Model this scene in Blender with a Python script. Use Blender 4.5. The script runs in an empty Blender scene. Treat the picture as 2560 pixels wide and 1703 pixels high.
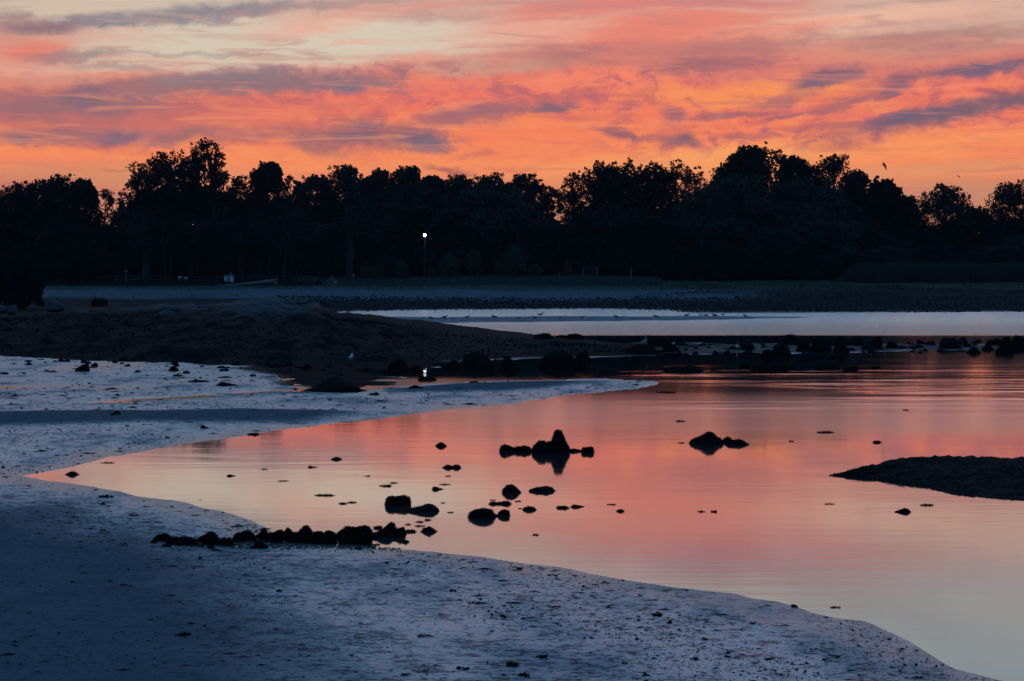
import bpy, math, random
import numpy as np
from mathutils import Vector

random.seed(7)
RNG = np.random.default_rng(7)
sc = bpy.context.scene
COL = sc.collection

# ------------------------------------------------------------------ camera
F = 4978.0                 # focal length in photograph pixels (about 70 mm)
CX, CY, HOR = 1280.0, 851.5, 670.0
H = 4.8                    # camera height over the water
TH = math.atan((CY - HOR) / F)
cam_d = bpy.data.cameras.new("camera")
cam = bpy.data.objects.new("camera", cam_d)
COL.objects.link(cam)
cam.location = (0, 0, H)
cam.rotation_euler = (math.pi / 2 - TH, 0, 0)
cam_d.sensor_width = 36.0
cam_d.lens = F / 2560.0 * 36.0
cam_d.clip_start = 0.5
cam_d.clip_end = 9000
sc.camera = cam
sc.view_settings.view_transform = 'Standard'
sc.view_settings.look = 'None'
sc.view_settings.exposure = 0.0
sc.view_settings.gamma = 1.0
sc.view_settings.use_curve_mapping = False
sc.cycles.max_bounces = 4
sc.cycles.diffuse_bounces = 1
sc.cycles.glossy_bounces = 3
sc.cycles.caustics_reflective = False
sc.cycles.caustics_refractive = False
sc.cycles.sample_clamp_indirect = 4.0


def ray(px, py):
    u = (px - CX) / F
    v = (CY - py) / F
    c, s = math.cos(TH), math.sin(TH)
    return np.array([u, c + v * s, -s + v * c])


def P(px, py, z=0.0):
    """point of the level z seen at a pixel of the photograph"""
    d = ray(px, py)
    t = (z - H) / d[2]
    return np.array([d[0] * t, d[1] * t, z])


def Q(px, py, D):
    """point at forward distance D seen at a pixel"""
    d = ray(px, py)
    t = D / d[1]
    return np.array([d[0] * t, D, H + d[2] * t])


def lin(c):
    out = []
    for v in c[:3]:
        v = v / 255.0
        out.append(v / 12.92 if v <= 0.04045 else ((v + 0.055) / 1.055) ** 2.4)
    return (*out, 1.0)


# ------------------------------------------------------------------ sky
world = bpy.data.worlds.new("World")
sc.world = world
world.use_nodes = True
wt = world.node_tree
wt.nodes.clear()
try:
    world.cycles.sampling_method = 'MANUAL'
    world.cycles.sample_map_resolution = 512
except Exception:
    pass


class NT:
    def __init__(self, tree):
        self.t = tree

    def n(self, kind, **kw):
        nd = self.t.nodes.new(kind)
        for k, v in kw.items():
            setattr(nd, k, v)
        return nd

    def link(self, a, b):
        self.t.links.new(a, b)

    def val(self, sock, v):
        if hasattr(v, 'is_output') or isinstance(v, bpy.types.NodeSocket):
            self.link(v, sock)
        else:
            sock.default_value = v

    def math(self, op, a, b=None, c=None, clamp=False):
        nd = self.n('ShaderNodeMath', operation=op)
        nd.use_clamp = clamp
        self.val(nd.inputs[0], a)
        if b is not None:
            self.val(nd.inputs[1], b)
        if c is not None:
            self.val(nd.inputs[2], c)
        return nd.outputs[0]

    def mix(self, fac, a, b):
        nd = self.n('ShaderNodeMix', data_type='RGBA')
        self.val(nd.inputs[0], fac)
        self.val(nd.inputs[6], a)
        self.val(nd.inputs[7], b)
        return nd.outputs[2]

    def mixf(self, fac, a, b):
        nd = self.n('ShaderNodeMix', data_type='FLOAT')
        self.val(nd.inputs[0], fac)
        self.val(nd.inputs[2], a)
        self.val(nd.inputs[3], b)
        return nd.outputs[0]

    def ramp(self, fac, stops, interp='LINEAR'):
        nd = self.n('ShaderNodeValToRGB')
        nd.color_ramp.interpolation = interp
        el = nd.color_ramp.elements
        while len(el) < len(stops):
            el.new(0.5)
        for e, (p, c) in zip(el, stops):
            e.position = p
            e.color = c if len(c) == 4 else (*c, 1)
        self.val(nd.inputs[0], fac)
        return nd.outputs[0]

    def maprange(self, v, a, b, c=0.0, d=1.0, smooth=True):
        nd = self.n('ShaderNodeMapRange')
        nd.interpolation_type = 'SMOOTHSTEP' if smooth else 'LINEAR'
        self.val(nd.inputs['Value'], v)
        for k, x in zip(('From Min', 'From Max', 'To Min', 'To Max'), (a, b, c, d)):
            self.val(nd.inputs[k], x)
        return nd.outputs['Result']

    def noise(self, vec, scale, detail=4.0, rough=0.55, dist=0.0, dim='3D'):
        nd = self.n('ShaderNodeTexNoise')
        nd.noise_dimensions = dim
        if vec is not None:
            self.link(vec, nd.inputs['Vector'])
        nd.inputs['Scale'].default_value = scale
        nd.inputs['Detail'].default_value = detail
        nd.inputs['Roughness'].default_value = rough
        nd.inputs['Distortion'].default_value = dist
        return nd

    def mapping(self, vec, loc=(0, 0, 0), rot=(0, 0, 0), scale=(1, 1, 1), kind='POINT'):
        nd = self.n('ShaderNodeMapping')
        nd.vector_type = kind
        self.link(vec, nd.inputs['Vector'])
        nd.inputs['Location'].default_value = loc
        nd.inputs['Rotation'].default_value = rot
        nd.inputs['Scale'].default_value = scale
        return nd.outputs[0]


def build_sky():
    g = NT(wt)
    tc = g.n('ShaderNodeTexCoord')
    d = tc.outputs['Generated']
    sep = g.n('ShaderNodeSeparateXYZ')
    g.link(d, sep.inputs[0])
    dx, dy, dz = sep.outputs
    az = g.math('ARCTAN2', dx, dy)
    el = g.math('ARCSINE', dz)
    X = g.math('MULTIPLY_ADD', az, F, CX)          # angles counted in photograph pixels
    Y = g.math('MULTIPLY_ADD', el, -F, HOR)
    # the clear dusk sky by elevation
    stops = [(600, (190, 124, 104)), (520, (202, 134, 104)), (480, (216, 138, 102)), (440, (238, 142, 98)),
             (400, (246, 140, 92)), (350, (245, 129, 91)), (300, (240, 119, 94)), (240, (234, 114, 98)),
             (190, (226, 118, 106)), (140, (222, 142, 122)), (95, (218, 172, 152)), (45, (214, 182, 164)),
             (0, (206, 172, 156)), (-70, (198, 168, 158)), (-150, (190, 184, 178)), (-300, (182, 194, 196)),
             (-520, (150, 178, 204)), (-1100, (122, 166, 218))]
    lo, hi = 700.0, -1200.0
    fac = g.maprange(Y, lo, hi, 0, 1, smooth=False)
    base = g.ramp(fac, [((lo - y) / (lo - hi), lin(c)) for y, c in stops])
    zen = g.ramp(g.maprange(el, 0.37, 1.571, 0, 1, smooth=False),
                 [(0, lin((122, 166, 218))), (0.3, lin((84, 150, 206))), (1, lin((56, 126, 192)))])
    base = g.mix(g.maprange(el, 0.34, 0.42), base, zen)
    # turbulence
    uv = g.n('ShaderNodeCombineXYZ')
    g.link(X, uv.inputs[0]); g.link(Y, uv.inputs[1])
    uvo = uv.outputs[0]
    st = g.mapping(uvo, scale=(1 / 420.0, 1 / 120.0, 1), rot=(0, 0, math.radians(-5)))
    n1 = g.noise(st, 1.0, 6.0, 0.55, 0.3, '2D')
    n2 = g.noise(g.mapping(uvo, scale=(1 / 75.0, 1 / 40.0, 1), rot=(0, 0, math.radians(14))), 1.0, 6.0, 0.62, 0.3, '2D')
    n3 = g.noise(g.mapping(uvo, loc=(31, 7, 0), scale=(1 / 900.0, 1 / 70.0, 1), rot=(0, 0, math.radians(-4))), 1.0, 5.0, 0.55, 0.5, '2D')
    # domain warp
    def warp(sock, nz, amp):
        return g.math('MULTIPLY_ADD', g.math('SUBTRACT', nz, 0.5), amp, sock)
    sepc = g.n('ShaderNodeSeparateColor'); g.link(n1.outputs['Color'], sepc.inputs[0])
    sepd = g.n('ShaderNodeSeparateColor'); g.link(n2.outputs['Color'], sepd.inputs[0])
    Xw = warp(warp(X, sepc.outputs[0], 170.0), sepd.outputs[0], 60.0)
    Yw = warp(warp(Y, sepc.outputs[1], 60.0), sepd.outputs[1], 34.0)
    uw = g.n('ShaderNodeCombineXYZ'); g.link(Xw, uw.inputs[0]); g.link(Yw, uw.inputs[1])
    uwo = uw.outputs[0]
    edge = g.math('MULTIPLY_ADD', n2.outputs['Fac'], 0.9, -0.45)
    edge_soft = g.math('MULTIPLY_ADD', n3.outputs['Fac'], 1.0, -0.5)
    col = base
    # wispy streaks all over the upper sky
    wis = g.maprange(n3.outputs['Fac'], 0.48, 0.72, 0, 0.55)
    wis = g.math('MULTIPLY', wis, g.maprange(Y, 420, 150, 0.3, 1.0))
    wis = g.math('MULTIPLY', wis, g.maprange(el, 0.2, 0.6, 1.0, 0.25))
    col = g.mix(wis, col, g.ramp(g.maprange(Y, 520, -400, 0, 1, False),
                                 [(0, lin((236, 120, 92))), (0.45, lin((205, 128, 118))), (0.6, lin((180, 140, 138))), (0.75, lin((158, 160, 166))), (1, lin((150, 156, 172)))]))
    n4 = g.noise(g.mapping(uvo, loc=(3, 19, 0), scale=(1 / 300.0, 1 / 26.0, 1), rot=(0, 0, math.radians(7))), 1.0, 6.0, 0.6, 0.6, '2D')
    plain = col
    # glowing ripples in the low orange part
    rip = g.math('MULTIPLY', g.maprange(n2.outputs['Fac'], 0.45, 0.75, 0, 0.55),
                 g.math('MULTIPLY', g.maprange(Y, 130, 220), g.maprange(Y, 470, 380)))
    col = g.mix(rip, col, lin((250, 152, 98)))
    mot = g.math('MULTIPLY', g.maprange(n2.outputs['Fac'], 0.52, 0.32, 0, 0.8),
                 g.math('MULTIPLY', g.maprange(Y, 120, 200), g.maprange(Y, 430, 330)))
    mot = g.math('MULTIPLY', mot, g.maprange(n1.outputs['Fac'], .35, .6))

    def blob(col, x, y, rx, ry, rot, w, c, soft=0.5, e=edge):
        r = ray(x, y); r = r / np.linalg.norm(r)
        bx = CX + F * math.atan2(r[0], r[1]); by = HOR - F * math.asin(r[2])
        # the tiny term makes the patches evaluate one after the other (shader stack is small)
        seq = g.n('ShaderNodeVectorMath', operation='MULTIPLY_ADD')
        g.link(col, seq.inputs[0]); seq.inputs[1].default_value = (1e-5, 1e-5, 1e-5); g.link(uwo, seq.inputs[2])
        m = g.mapping(seq.outputs[0], loc=(bx, by, 0), rot=(0, 0, -math.radians(rot)), scale=(rx, ry, 1), kind='TEXTURE')
        ln = g.n('ShaderNodeVectorMath', operation='LENGTH')
        g.link(m, ln.inputs[0])
        f = g.maprange(g.math('ADD', ln.outputs['Value'], e), 1.25, 1.25 - soft * 2.0, 0, w)
        return g.mix(f, col, lin(c))

    broad = [
        (640, 110, 760, 85, 3, .95, (214, 203, 182), .5), (260, 25, 420, 45, 2, .8, (206, 192, 172), .45),
        (1000, 80, 300, 60, 4, .7, (216, 204, 184), .5),
        (1680, 70, 420, 75, 6, .9, (233, 128, 110), .5), (1330, 62, 240, 45, 4, .75, (238, 166, 146), .5),
        (1010, 20, 330, 22, 7, .6, (226, 140, 126), .5), (800, 72, 220, 20, 6, .6, (234, 172, 152), .5),
        (2180, 48, 420, 34, 5, .9, (237, 186, 162), .5), (1900, 85, 320, 22, 6, .6, (244, 142, 112), .5),
        (60, 128, 120, 34, 3, .85, (226, 122, 106), .5), (120, 210, 200, 26, 0, .7, (216, 150, 132), .5),
        (1230, 165, 240, 30, 2, .6, (190, 168, 148), .5), (2420, 95, 260, 40, 6, .6, (178, 150, 140), .5),
        (2250, 140, 260, 40, 4, .55, (206, 142, 126), .5),
        (260, 285, 520, 75, 0, .75, (176, 108, 110), .5), (640, 280, 330, 30, 5, .55, (226, 120, 100), .5),
        (1150, 215, 330, 35, 4, .65, (236, 124, 102), .5), (1500, 205, 260, 32, 2, .8, (247, 134, 104), .5),
        (1900, 225, 330, 42, 4, .75, (251, 152, 88), .5), (1330, 330, 380, 60, 5, .6, (246, 134, 90), .5),
        (2150, 375, 560, 40, 4, .6, (249, 160, 96), .5), (1750, 400, 420, 40, 2, .7, (250, 166, 100), .5),
        (2460, 480, 420, 48, 2, .8, (197, 136, 108), .6), (2330, 415, 330, 20, 3, .55, (214, 150, 108), .5),
        (260, 432, 320, 30, 0, .7, (208, 142, 104), .5), (60, 470, 220, 34, 0, .65, (192, 116, 106), .5),
        (330, 500, 260, 22, 0, .6, (196, 122, 112), .5), (120, 405, 240, 18, 0, .6, (238, 132, 100), .5),
        (620, 385, 260, 24, -2, .5, (246, 142, 94), .5),
        # above the picture
        (500, -90, 900, 70, 2, .8, (212, 196, 176), .6), (1720, -75, 600, 55, 4, .8, (170, 122, 136), .6),
        (2700, -150, 700, 70, 4, .6, (176, 178, 180), .6), (-700, 60, 600, 120, 2, .6, (196, 170, 158), .6),
        (1900, -30, 620, 46, 4, .85, (206, 122, 122), .5), (1480, 12, 330, 34, 4, .75, (228, 132, 118), .5), (1300, -60, 380, 36, 3, .6, (206, 168, 156), .5), (3300, 60, 600, 100, 2, .5, (205, 160, 144), .6), (900, -270, 900, 70, 3, .5, (166, 160, 172), .6),
    ]
    for (x, y, rx, ry, rot, w, c, s) in broad:
        col = blob(col, x, y, rx, ry, rot, w, c, s, edge_soft)
    dark = [
        (340, 50, 430, 22, 6, .85, (130, 126, 138)), (640, 30, 160, 20, 6, .5, (120, 120, 138)), (860, 10, 280, 14, 8, .6, (172, 132, 132)),
        (50, 55, 130, 26, -6, .7, (146, 112, 118)), (180, 140, 170, 14, 3, .7, (140, 128, 132)), (260, 168, 190, 9, 0, .5, (150, 138, 136)),
        (480, 130, 330, 6, 1, .5, (160, 150, 142)), (1080, 40, 180, 14, 5, .45, (190, 126, 122)),
        (620, 205, 400, 36, 2, .9, (138, 116, 122)), (620, 182, 130, 26, 0, .75, (134, 118, 128)), (440, 205, 120, 20, 8, .6, (142, 126, 130)),
        (900, 208, 190, 22, 2, .7, (138, 114, 124)), (860, 212, 60, 14, 0, .5, (120, 112, 126)), (330, 238, 260, 26, 5, .7, (152, 114, 118)),
        (110, 262, 300, 40, 0, .75, (144, 108, 116)), (200, 252, 90, 24, -8, .6, (124, 102, 120)),
        (150, 345, 260, 26, 0, .75, (146, 106, 116)), (285, 350, 66, 18, 4, .75, (114, 102, 124)), (32, 358, 50, 14, 0, .6, (116, 104, 124)),
        (440, 342, 120, 20, 16, .7, (142, 104, 114)), (590, 335, 140, 22, 12, .6, (158, 106, 112)),
        (890, 336, 200, 36, -2, .85, (134, 100, 112)), (880, 340, 60, 18, 0, .6, (114, 100, 120)), (1045, 354, 80, 28, 0, .9, (112, 100, 120)),
        (780, 358, 110, 24, -18, .6, (148, 106, 110)), (1190, 288, 230, 28, 9, .8, (148, 104, 114)), (1372, 276, 90, 18, 10, .85, (118, 98, 118)),
        (1405, 132, 100, 26, 0, .65, (146, 112, 120)), (1500, 140, 320, 34, 2, .5, (190, 116, 110)),
        (1840, 128, 300, 36, 6, .62, (168, 108, 112)), (1770, 166, 190, 18, 4, .65, (152, 102, 112)),
        (2060, 195, 110, 18, 12, .9, (120, 98, 118)), (2400, 182, 280, 22, 5, .85, (128, 98, 114)), (2440, 180, 120, 14, 4, .7, (106, 98, 124)),
        (2320, 100, 260, 16, 3, .5, (168, 112, 114)), (2130, 245, 190, 18, 14, .7, (148, 100, 112)), (2205, 232, 46, 18, 20, .7, (118, 98, 116)),
        (2400, 284, 360, 28, 10, .95, (116, 96, 112)), (2260, 298, 130, 15, 8, .7, (106, 98, 120)), (2090, 318, 150, 10, 6, .6, (150, 98, 108)),
        (1680, 292, 50, 24, 0, .8, (138, 98, 112)), (1830, 286, 130, 14, 5, .75, (138, 98, 112)), (1930, 246, 80, 12, 6, .65, (140, 98, 114)),
        (1980, 290, 60, 10, 16, .7, (132, 96, 112)), (1600, 240, 90, 10, 10, .5, (196, 108, 106)), (1450, 240, 120, 12, 8, .5, (190, 106, 106)),
        (1555, 335, 110, 14, -6, .8, (136, 98, 110)), (1706, 350, 62, 21, 0, .9, (122, 96, 108)), (1910, 350, 140, 8, 2, .6, (160, 102, 106)),
        (2120, 366, 100, 12, 8, .55, (190, 104, 100)), (1135, 421, 70, 9, -7, .75, (160, 92, 96)), (1180, 382, 50, 9, 0, .5, (186, 102, 100)),
        (1350, 420, 140, 5, -3, .5, (206, 106, 94)), (300, 428, 40, 4, -8, .5, (176, 102, 104)), (2200, 465, 80, 4, 2, .4, (190, 116, 104)),
        (2480, 420, 160, 7, 3, .5, (196, 130, 110)), (1500, 300, 100, 10, 6, .4, (220, 116, 96)), (60, 505, 200, 12, 0, .5, (160, 100, 112)),
    ]
    col = g.mix(mot, col, lin((178, 102, 112)))
    for (x, y, rx, ry, rot, w, c) in dark:
        col = blob(col, x, y, rx * 1.05, ry * 1.15, rot, w, c, .5, edge)
    # towards the east the glow dies away
    east = g.ramp(g.maprange(el, 0.0, 1.5, 0, 1, False),
                  [(0, lin((46, 82, 118))), (0.18, lin((58, 108, 158))), (0.45, lin((58, 118, 180))), (1, lin((56, 126, 192)))])
    flat = g.math('DIVIDE', dy, g.math('SQRT', g.math('ADD', g.math('MULTIPLY', dx, dx), g.math('MULTIPLY_ADD', dy, dy, 1e-4))))
    ef = g.maprange(flat, 0.55, -0.6, 0, 1)
    plain = g.mix(ef, plain, east)
    # the cloud field of the western sky fades into the plain sky around it
    near = g.math('MULTIPLY', g.maprange(el, 0.30, 0.20), g.maprange(flat, 0.72, 0.86))
    # fine streaks combed through everything
    up = g.maprange(Y, 470, 300, .35, 1.0)
    col = g.mix(g.math('MULTIPLY', g.maprange(n4.outputs['Fac'], .52, .72, 0, .50), up), col,
                g.ramp(g.maprange(Y, 420, -100, 0, 1, False), [(0, lin((214, 106, 96))), (.5, lin((196, 118, 116))), (.8, lin((184, 140, 138))), (1, lin((164, 166, 170)))]))
    col = g.mix(g.math('MULTIPLY', g.maprange(n4.outputs['Fac'], .48, .28, 0, .42), up), col,
                g.ramp(g.maprange(Y, 420, -100, 0, 1, False), [(0, lin((252, 158, 100))), (.5, lin((244, 142, 118))), (.8, lin((226, 186, 168))), (1, lin((206, 210, 204)))]))
    bgs = []
    for c in (plain, col):
        bg = g.n('ShaderNodeBackground')
        g.link(c, bg.inputs['Color'])
        bgs.append(bg.outputs[0])
    mx = g.n('ShaderNodeMixShader')
    g.link(near, mx.inputs[0]); g.link(bgs[0], mx.inputs[1]); g.link(bgs[1], mx.inputs[2])
    out = g.n('ShaderNodeOutputWorld')
    g.link(mx.outputs[0], out.inputs['Surface'])


build_sky()


# ------------------------------------------------------------------ numpy noise
def _hash(ix, iy, seed):
    h = (ix.astype(np.int64) * 374761393 + iy.astype(np.int64) * 668265263 + seed * 982451653) & 0xFFFFFFFF
    h = ((h ^ (h >> 13)) * 1274126177) & 0xFFFFFFFF
    h = h ^ (h >> 16)
    return (h & 0xFFFF) / 65535.0


def vnoise(x, y, seed=0):
    ix = np.floor(x); iy = np.floor(y)
    fx = x - ix; fy = y - iy
    fx = fx * fx * (3 - 2 * fx); fy = fy * fy * (3 - 2 * fy)
    a = _hash(ix, iy, seed); b = _hash(ix + 1, iy, seed)
    c = _hash(ix, iy + 1, seed); d = _hash(ix + 1, iy + 1, seed)
    return (a * (1 - fx) + b * fx) * (1 - fy) + (c * (1 - fx) + d * fx) * fy - 0.5


def fbm(x, y, seed=0, oct=4):
    s = 0; a = 1.0
    for k in range(oct):
        s = s + a * vnoise(x * 2 ** k + 17.3 * k, y * 2 ** k + 5.1 * k, seed + k)
        a *= 0.5
    return s


def sstep(a, b, x):
    t = np.clip((x - a) / (b - a), 0, 1)
    return t * t * (3 - 2 * t)


def sdf(poly, x, y):
    """signed distance, positive inside"""
    poly = np.asarray(poly, float)
    n = len(poly)
    best = np.full(x.shape, 1e18)
    ins = np.zeros(x.shape, bool)
    for i in range(n):
        a = poly[i]; b = poly[(i + 1) % n]
        e = b - a
        L = e @ e + 1e-12
        t = np.clip(((x - a[0]) * e[0] + (y - a[1]) * e[1]) / L, 0, 1)
        best = np.minimum(best, (x - a[0] - t * e[0]) ** 2 + (y - a[1] - t * e[1]) ** 2)
        if a[1] != b[1]:
            c = ((a[1] > y) != (b[1] > y)) & (x < (b[0] - a[0]) * (y - a[1]) / (b[1] - a[1]) + a[0])
            ins ^= c
    r = np.sqrt(best)
    return np.where(ins, r, -r)


def pp(pts, z=0.0):
    return [P(x, y, z)[:2] for x, y in pts]


# ------------------------------------------------------------------ shores
BEACH = pp([(-2500, 884), (0, 890), (230, 903), (480, 908), (640, 918), (700, 930), (690, 945), (730, 962), (760, 978), (820, 986), (880, 984),
            (950, 972), (1030, 963), (1100, 957), (1200, 954), (1350, 951), (1500, 949), (1580, 952), (1650, 957), (1630, 963), (1560, 972),
            (1500, 980), (1400, 992), (1300, 1005), (1200, 1016), (1100, 1027), (1000, 1040), (850, 1057), (700, 1077), (600, 1090),
            (500, 1103), (400, 1117), (300, 1138), (200, 1163), (130, 1178), (78, 1190), (120, 1202), (200, 1216), (300, 1232),
            (400, 1249), (470, 1262), (550, 1280), (640, 1304), (685, 1322), (690, 1340), (740, 1362), (900, 1366), (1100, 1380), (1200, 1392),
            (1300, 1408), (1500, 1437), (1700, 1470), (1830, 1484), (1946, 1507), (2028, 1531), (2100, 1546), (2150, 1554), (2212, 1584), (2274, 1611), (2356, 1652), (2397, 1673), (2520, 1706), (2720, 1780), (3100, 1960)]) \
    + [np.array([30.0, 2.0]), np.array([30.0, -90.0]), np.array([-400.0, -90.0]), np.array([-400.0, 105.0])]
FAR = pp([(-9000, 800), (700, 800), (800, 782), (870, 779), (1000, 776), (1200, 774), (1500, 772), (1690, 776), (1740, 784), (2000, 783),
          (2300, 781), (2560, 779), (3300, 776), (9000, 770)]) + [np.array([3500.0, 400.0]), np.array([3500.0, 5000.0]), np.array([-3500.0, 5000.0]), np.array([-3500.0, 260.0])]
BAR = pp([(900, 790), (1100, 793), (1400, 790), (1600, 791), (1800, 790), (2040, 792), (1980, 796), (1750, 801), (1500, 804), (1200, 807), (1060, 810), (900, 812)])
MID = pp([(1150, 846), (1300, 846), (1400, 850), (1500, 858), (1700, 857), (1850, 860), (2050, 858), (2250, 860), (2440, 864), (2560, 858),
          (3100, 850), (3100, 872), (2560, 875), (2300, 877), (2100, 882), (1900, 884), (1700, 887), (1500, 892), (1350, 896), (1250, 899),
          (1100, 905), (900, 920), (700, 928), (640, 915), (800, 890)])
DRY1 = pp([(-900, 1215), (0, 1243), (180, 1272), (300, 1298), (420, 1342), (640, 1395), (720, 1460), (760, 1560), (860, 1640), (1000, 1720), (1300, 1900)]) + [np.array([0.0, 0.0]), np.array([-30.0, 0.0])]
DRY2 = pp([(-500, 1058), (0, 1043), (300, 1036), (700, 1031), (880, 1029), (960, 1034), (830, 1056), (600, 1064), (300, 1068), (0, 1082), (-500, 1100)])
DRY3 = pp([(890, 980), (960, 970), (1100, 960), (1350, 954), (1500, 953), (1570, 958), (1430, 974), (1300, 983), (1100, 988), (960, 987)])
DRY4 = pp([(520, 984), (700, 982), (880, 986), (880, 992), (700, 993), (520, 991)])
DRY5 = pp([(1150, 1650), (1300, 1610), (1420, 1640), (1500, 1720), (1100, 1760)])
CHAN = pp([(-400, 1030), (0, 1019), (150, 1015), (260, 1008), (350, 1000), (500, 992), (640, 983), (760, 978), (860, 976)])


SHAL = pp([(880, 888), (1130, 888), (1120, 912), (1060, 926), (960, 930), (880, 925)])
SHAL2 = pp([(690, 918), (900, 918), (980, 935), (960, 962), (890, 978), (800, 985), (740, 970), (690, 940)])
LFOOT = pp([(-600, 880), (0, 884), (200, 897), (480, 906), (620, 922), (700, 932), (760, 975), (900, 975), (960, 950), (1000, 900), (0, 860)])


def polydist(pts, x, y):
    best = np.full(x.shape, 1e18)
    for a, b in zip(pts[:-1], pts[1:]):
        e = b - a
        t = np.clip(((x - a[0]) * e[0] + (y - a[1]) * e[1]) / (e @ e), 0, 1)
        best = np.minimum(best, (x - a[0] - t * e[0]) ** 2 + (y - a[1] - t * e[1]) ** 2)
    return np.sqrt(best)


PROF_D = [0, 140, 200, 217, 255, 300, 341, 400, 600, 5000]
PROF_Z = [.3, .3, .35, .45, .95, 2.05, 3.1, 3.3, 3.6, 3.6]


def terrain(x, y):
    """height of the ground, and its dryness, pebble and grass cover"""
    x = np.asarray(x, float); y = np.asarray(y, float)
    sb = sdf(BEACH, x, y)
    sb = sb + (np.abs(sb) < 4) * (fbm(x / .7, y / 1.6, 2, 3) * .26 + fbm(x / 2.5, y / 5, 4, 2) * .22) * np.clip(y / 45, .5, 1.6)
    wob = fbm(x / 1.6, y / 3.0, 3, 3) * 0.12
    fineamp = np.clip(y / 40.0, 0.35, 1.6)
    fine = fbm(x / 0.55, y / 1.3, 21, 3)
    z = np.where(sb > 0, 0.003 + 0.014 * np.minimum(sb, .9) + 0.028 * np.clip(sb - .9 + wob * 0.5, 0, 3.1) + 0.012 * np.maximum(sb - 4, 0) * (sb < 40), np.maximum(sb * 0.06, -0.6))
    z = np.where(sb > 40, 0.56, z)
    # flats behind the spit lie at the waterline, puddled
    flat = sstep(66, 74, y) * (sb > 0)
    z = np.where(flat > 0, z * (1 - flat) + flat * (0.028 + np.minimum(sb, 3) * 0.004 + 0.055 * fbm(x / 5.0, y / 5.0, 5, 4)), z)
    z = z + (sb > 0) * fine * 0.016 * fineamp * 0.6 * sstep(-.2, 0.6, sb)
    d1 = sstep(-1.6, 2.6, sdf(DRY1, x, y) + fbm(x / 2.5, y / 2.5, 8, 3) * 1.2)
    d2 = sstep(-0.5, 1.3, sdf(DRY2, x, y) + fbm(x / 3, y / 3, 9, 3) * 0.8)
    d3 = sstep(-0.1, 1.6, sdf(DRY3, x, y) + fbm(x / 3, y / 3, 10, 3) * 0.8)
    d4 = sstep(-0.2, 0.9, sdf(DRY4, x, y))
    d5 = sstep(-0.8, 0.8, sdf(DRY5, x, y) + fbm(x, y, 11, 3)) * 0.55
    dry = np.maximum.reduce([d1, d2, d3, d4 * .7, d5])
    z = z + 0.07 * np.maximum.reduce([d2, d3, d4]) + 0.05 * d1
    ch = polydist(CHAN, x, y)
    z = z - (sb > 0) * 0.10 * np.exp(-(ch / (0.9 + 0.5 * fbm(x / 4, y / 4, 12, 2))) ** 2) * (y > 60)
    # far shore
    sf = sdf(FAR, x, y)
    pz = np.interp(y + fbm(x / 14, y / 14, 30, 3) * 5, PROF_D, PROF_Z)
    zf = np.where(sf > 0, np.minimum(pz, 0.01 + 0.028 * sf), np.maximum(sf * 0.05, -0.6))
    zf = zf + (sf > 0) * fbm(x / 3, y / 3, 31, 4) * 0.10 * sstep(0, 6, sf)
    mound = np.exp(-((x - 4) / 20.0) ** 4) * np.exp(-((y - 322) / 20.0) ** 2)
    zf = zf + mound * 0.55
    sr = sdf(BAR, x, y) + fbm(x / 8, y / 2, 33, 3) * 1.2
    zr = np.where(sr > 0, np.minimum(0.012 * sr + 0.01, 0.07), np.maximum(sr * 0.05, -0.6))
    sm = sdf(MID, x, y) + fbm(x / 3.0, y / 3.0, 34, 3) * 1.8
    zm = np.where(sm > 0, np.minimum(0.02 * sm, 0.05) + 0.09 * fbm(x / 2.2, y / 2.2, 35, 4), np.maximum(sm * 0.06, -0.6))
    z = np.maximum.reduce([z, zf, zr, zm])
    pebble = np.maximum(sstep(-2, 4, sf) * sstep(262, 248, y + fbm(x / 8, y / 8, 40, 3) * 9), 0.85 * sstep(-0.5, 0.8, sm))
    marsh = sstep(24, 38, x - (y - 250) * 0.05) * sstep(0, 5, sf)
    pebble = np.maximum(pebble, marsh)
    grass = np.maximum(sstep(296, 306, y + fbm(x / 6, y / 6, 41, 3) * 10) * (sf > 0), 0)
    dryf = sstep(2, 6, sf)
    dry = np.maximum(np.where(sb > 0, dry, 0), dryf)
    dry = np.maximum(dry, 0.75 * sstep(0.2, 1.0, sr))
    weed = sstep(-.3, .8, sm) * sstep(15, 9, x + fbm(x / 3, y / 3, 36, 3) * 6)
    foot = sdf(LFOOT, x, y) + fbm(x / 2.2, y / 2.2, 37, 4) * 3.0
    weed = np.maximum(weed, sstep(-.4, .8, foot) * (y > 70))
    pebble = np.maximum(pebble, weed)
    sh = np.maximum(sdf(SHAL, x, y), sdf(SHAL2, x, y)) + fbm(x / 1.6, y / 1.6, 38, 4) * 2.0
    z = np.maximum(z, np.where(sh > -1, np.minimum(.02 * sh, .03) + .05 * fbm(x / 1.3, y / 1.3, 39, 3), -1))
    weed = np.maximum(weed, sstep(-1, .2, sh))
    pebble = np.maximum(pebble, weed)
    grass = np.maximum(grass, .75 * sstep(282, 292, y + fbm(x / 9, y / 9, 42, 3) * 9) * (sf > 0))
    return z, dry, pebble, grass, weed


def ground_z(x, y):
    return float(terrain(np.array([x]), np.array([y]))[0][0])


# ------------------------------------------------------------------ materials
def new_mat(name):
    m = bpy.data.materials.new(name)
    m.use_nodes = True
    m.node_tree.nodes.clear()
    return m, NT(m.node_tree)


def finish(g, bsdf):
    out = g.n('ShaderNodeOutputMaterial')
    g.link(bsdf, out.inputs['Surface'])


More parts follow.
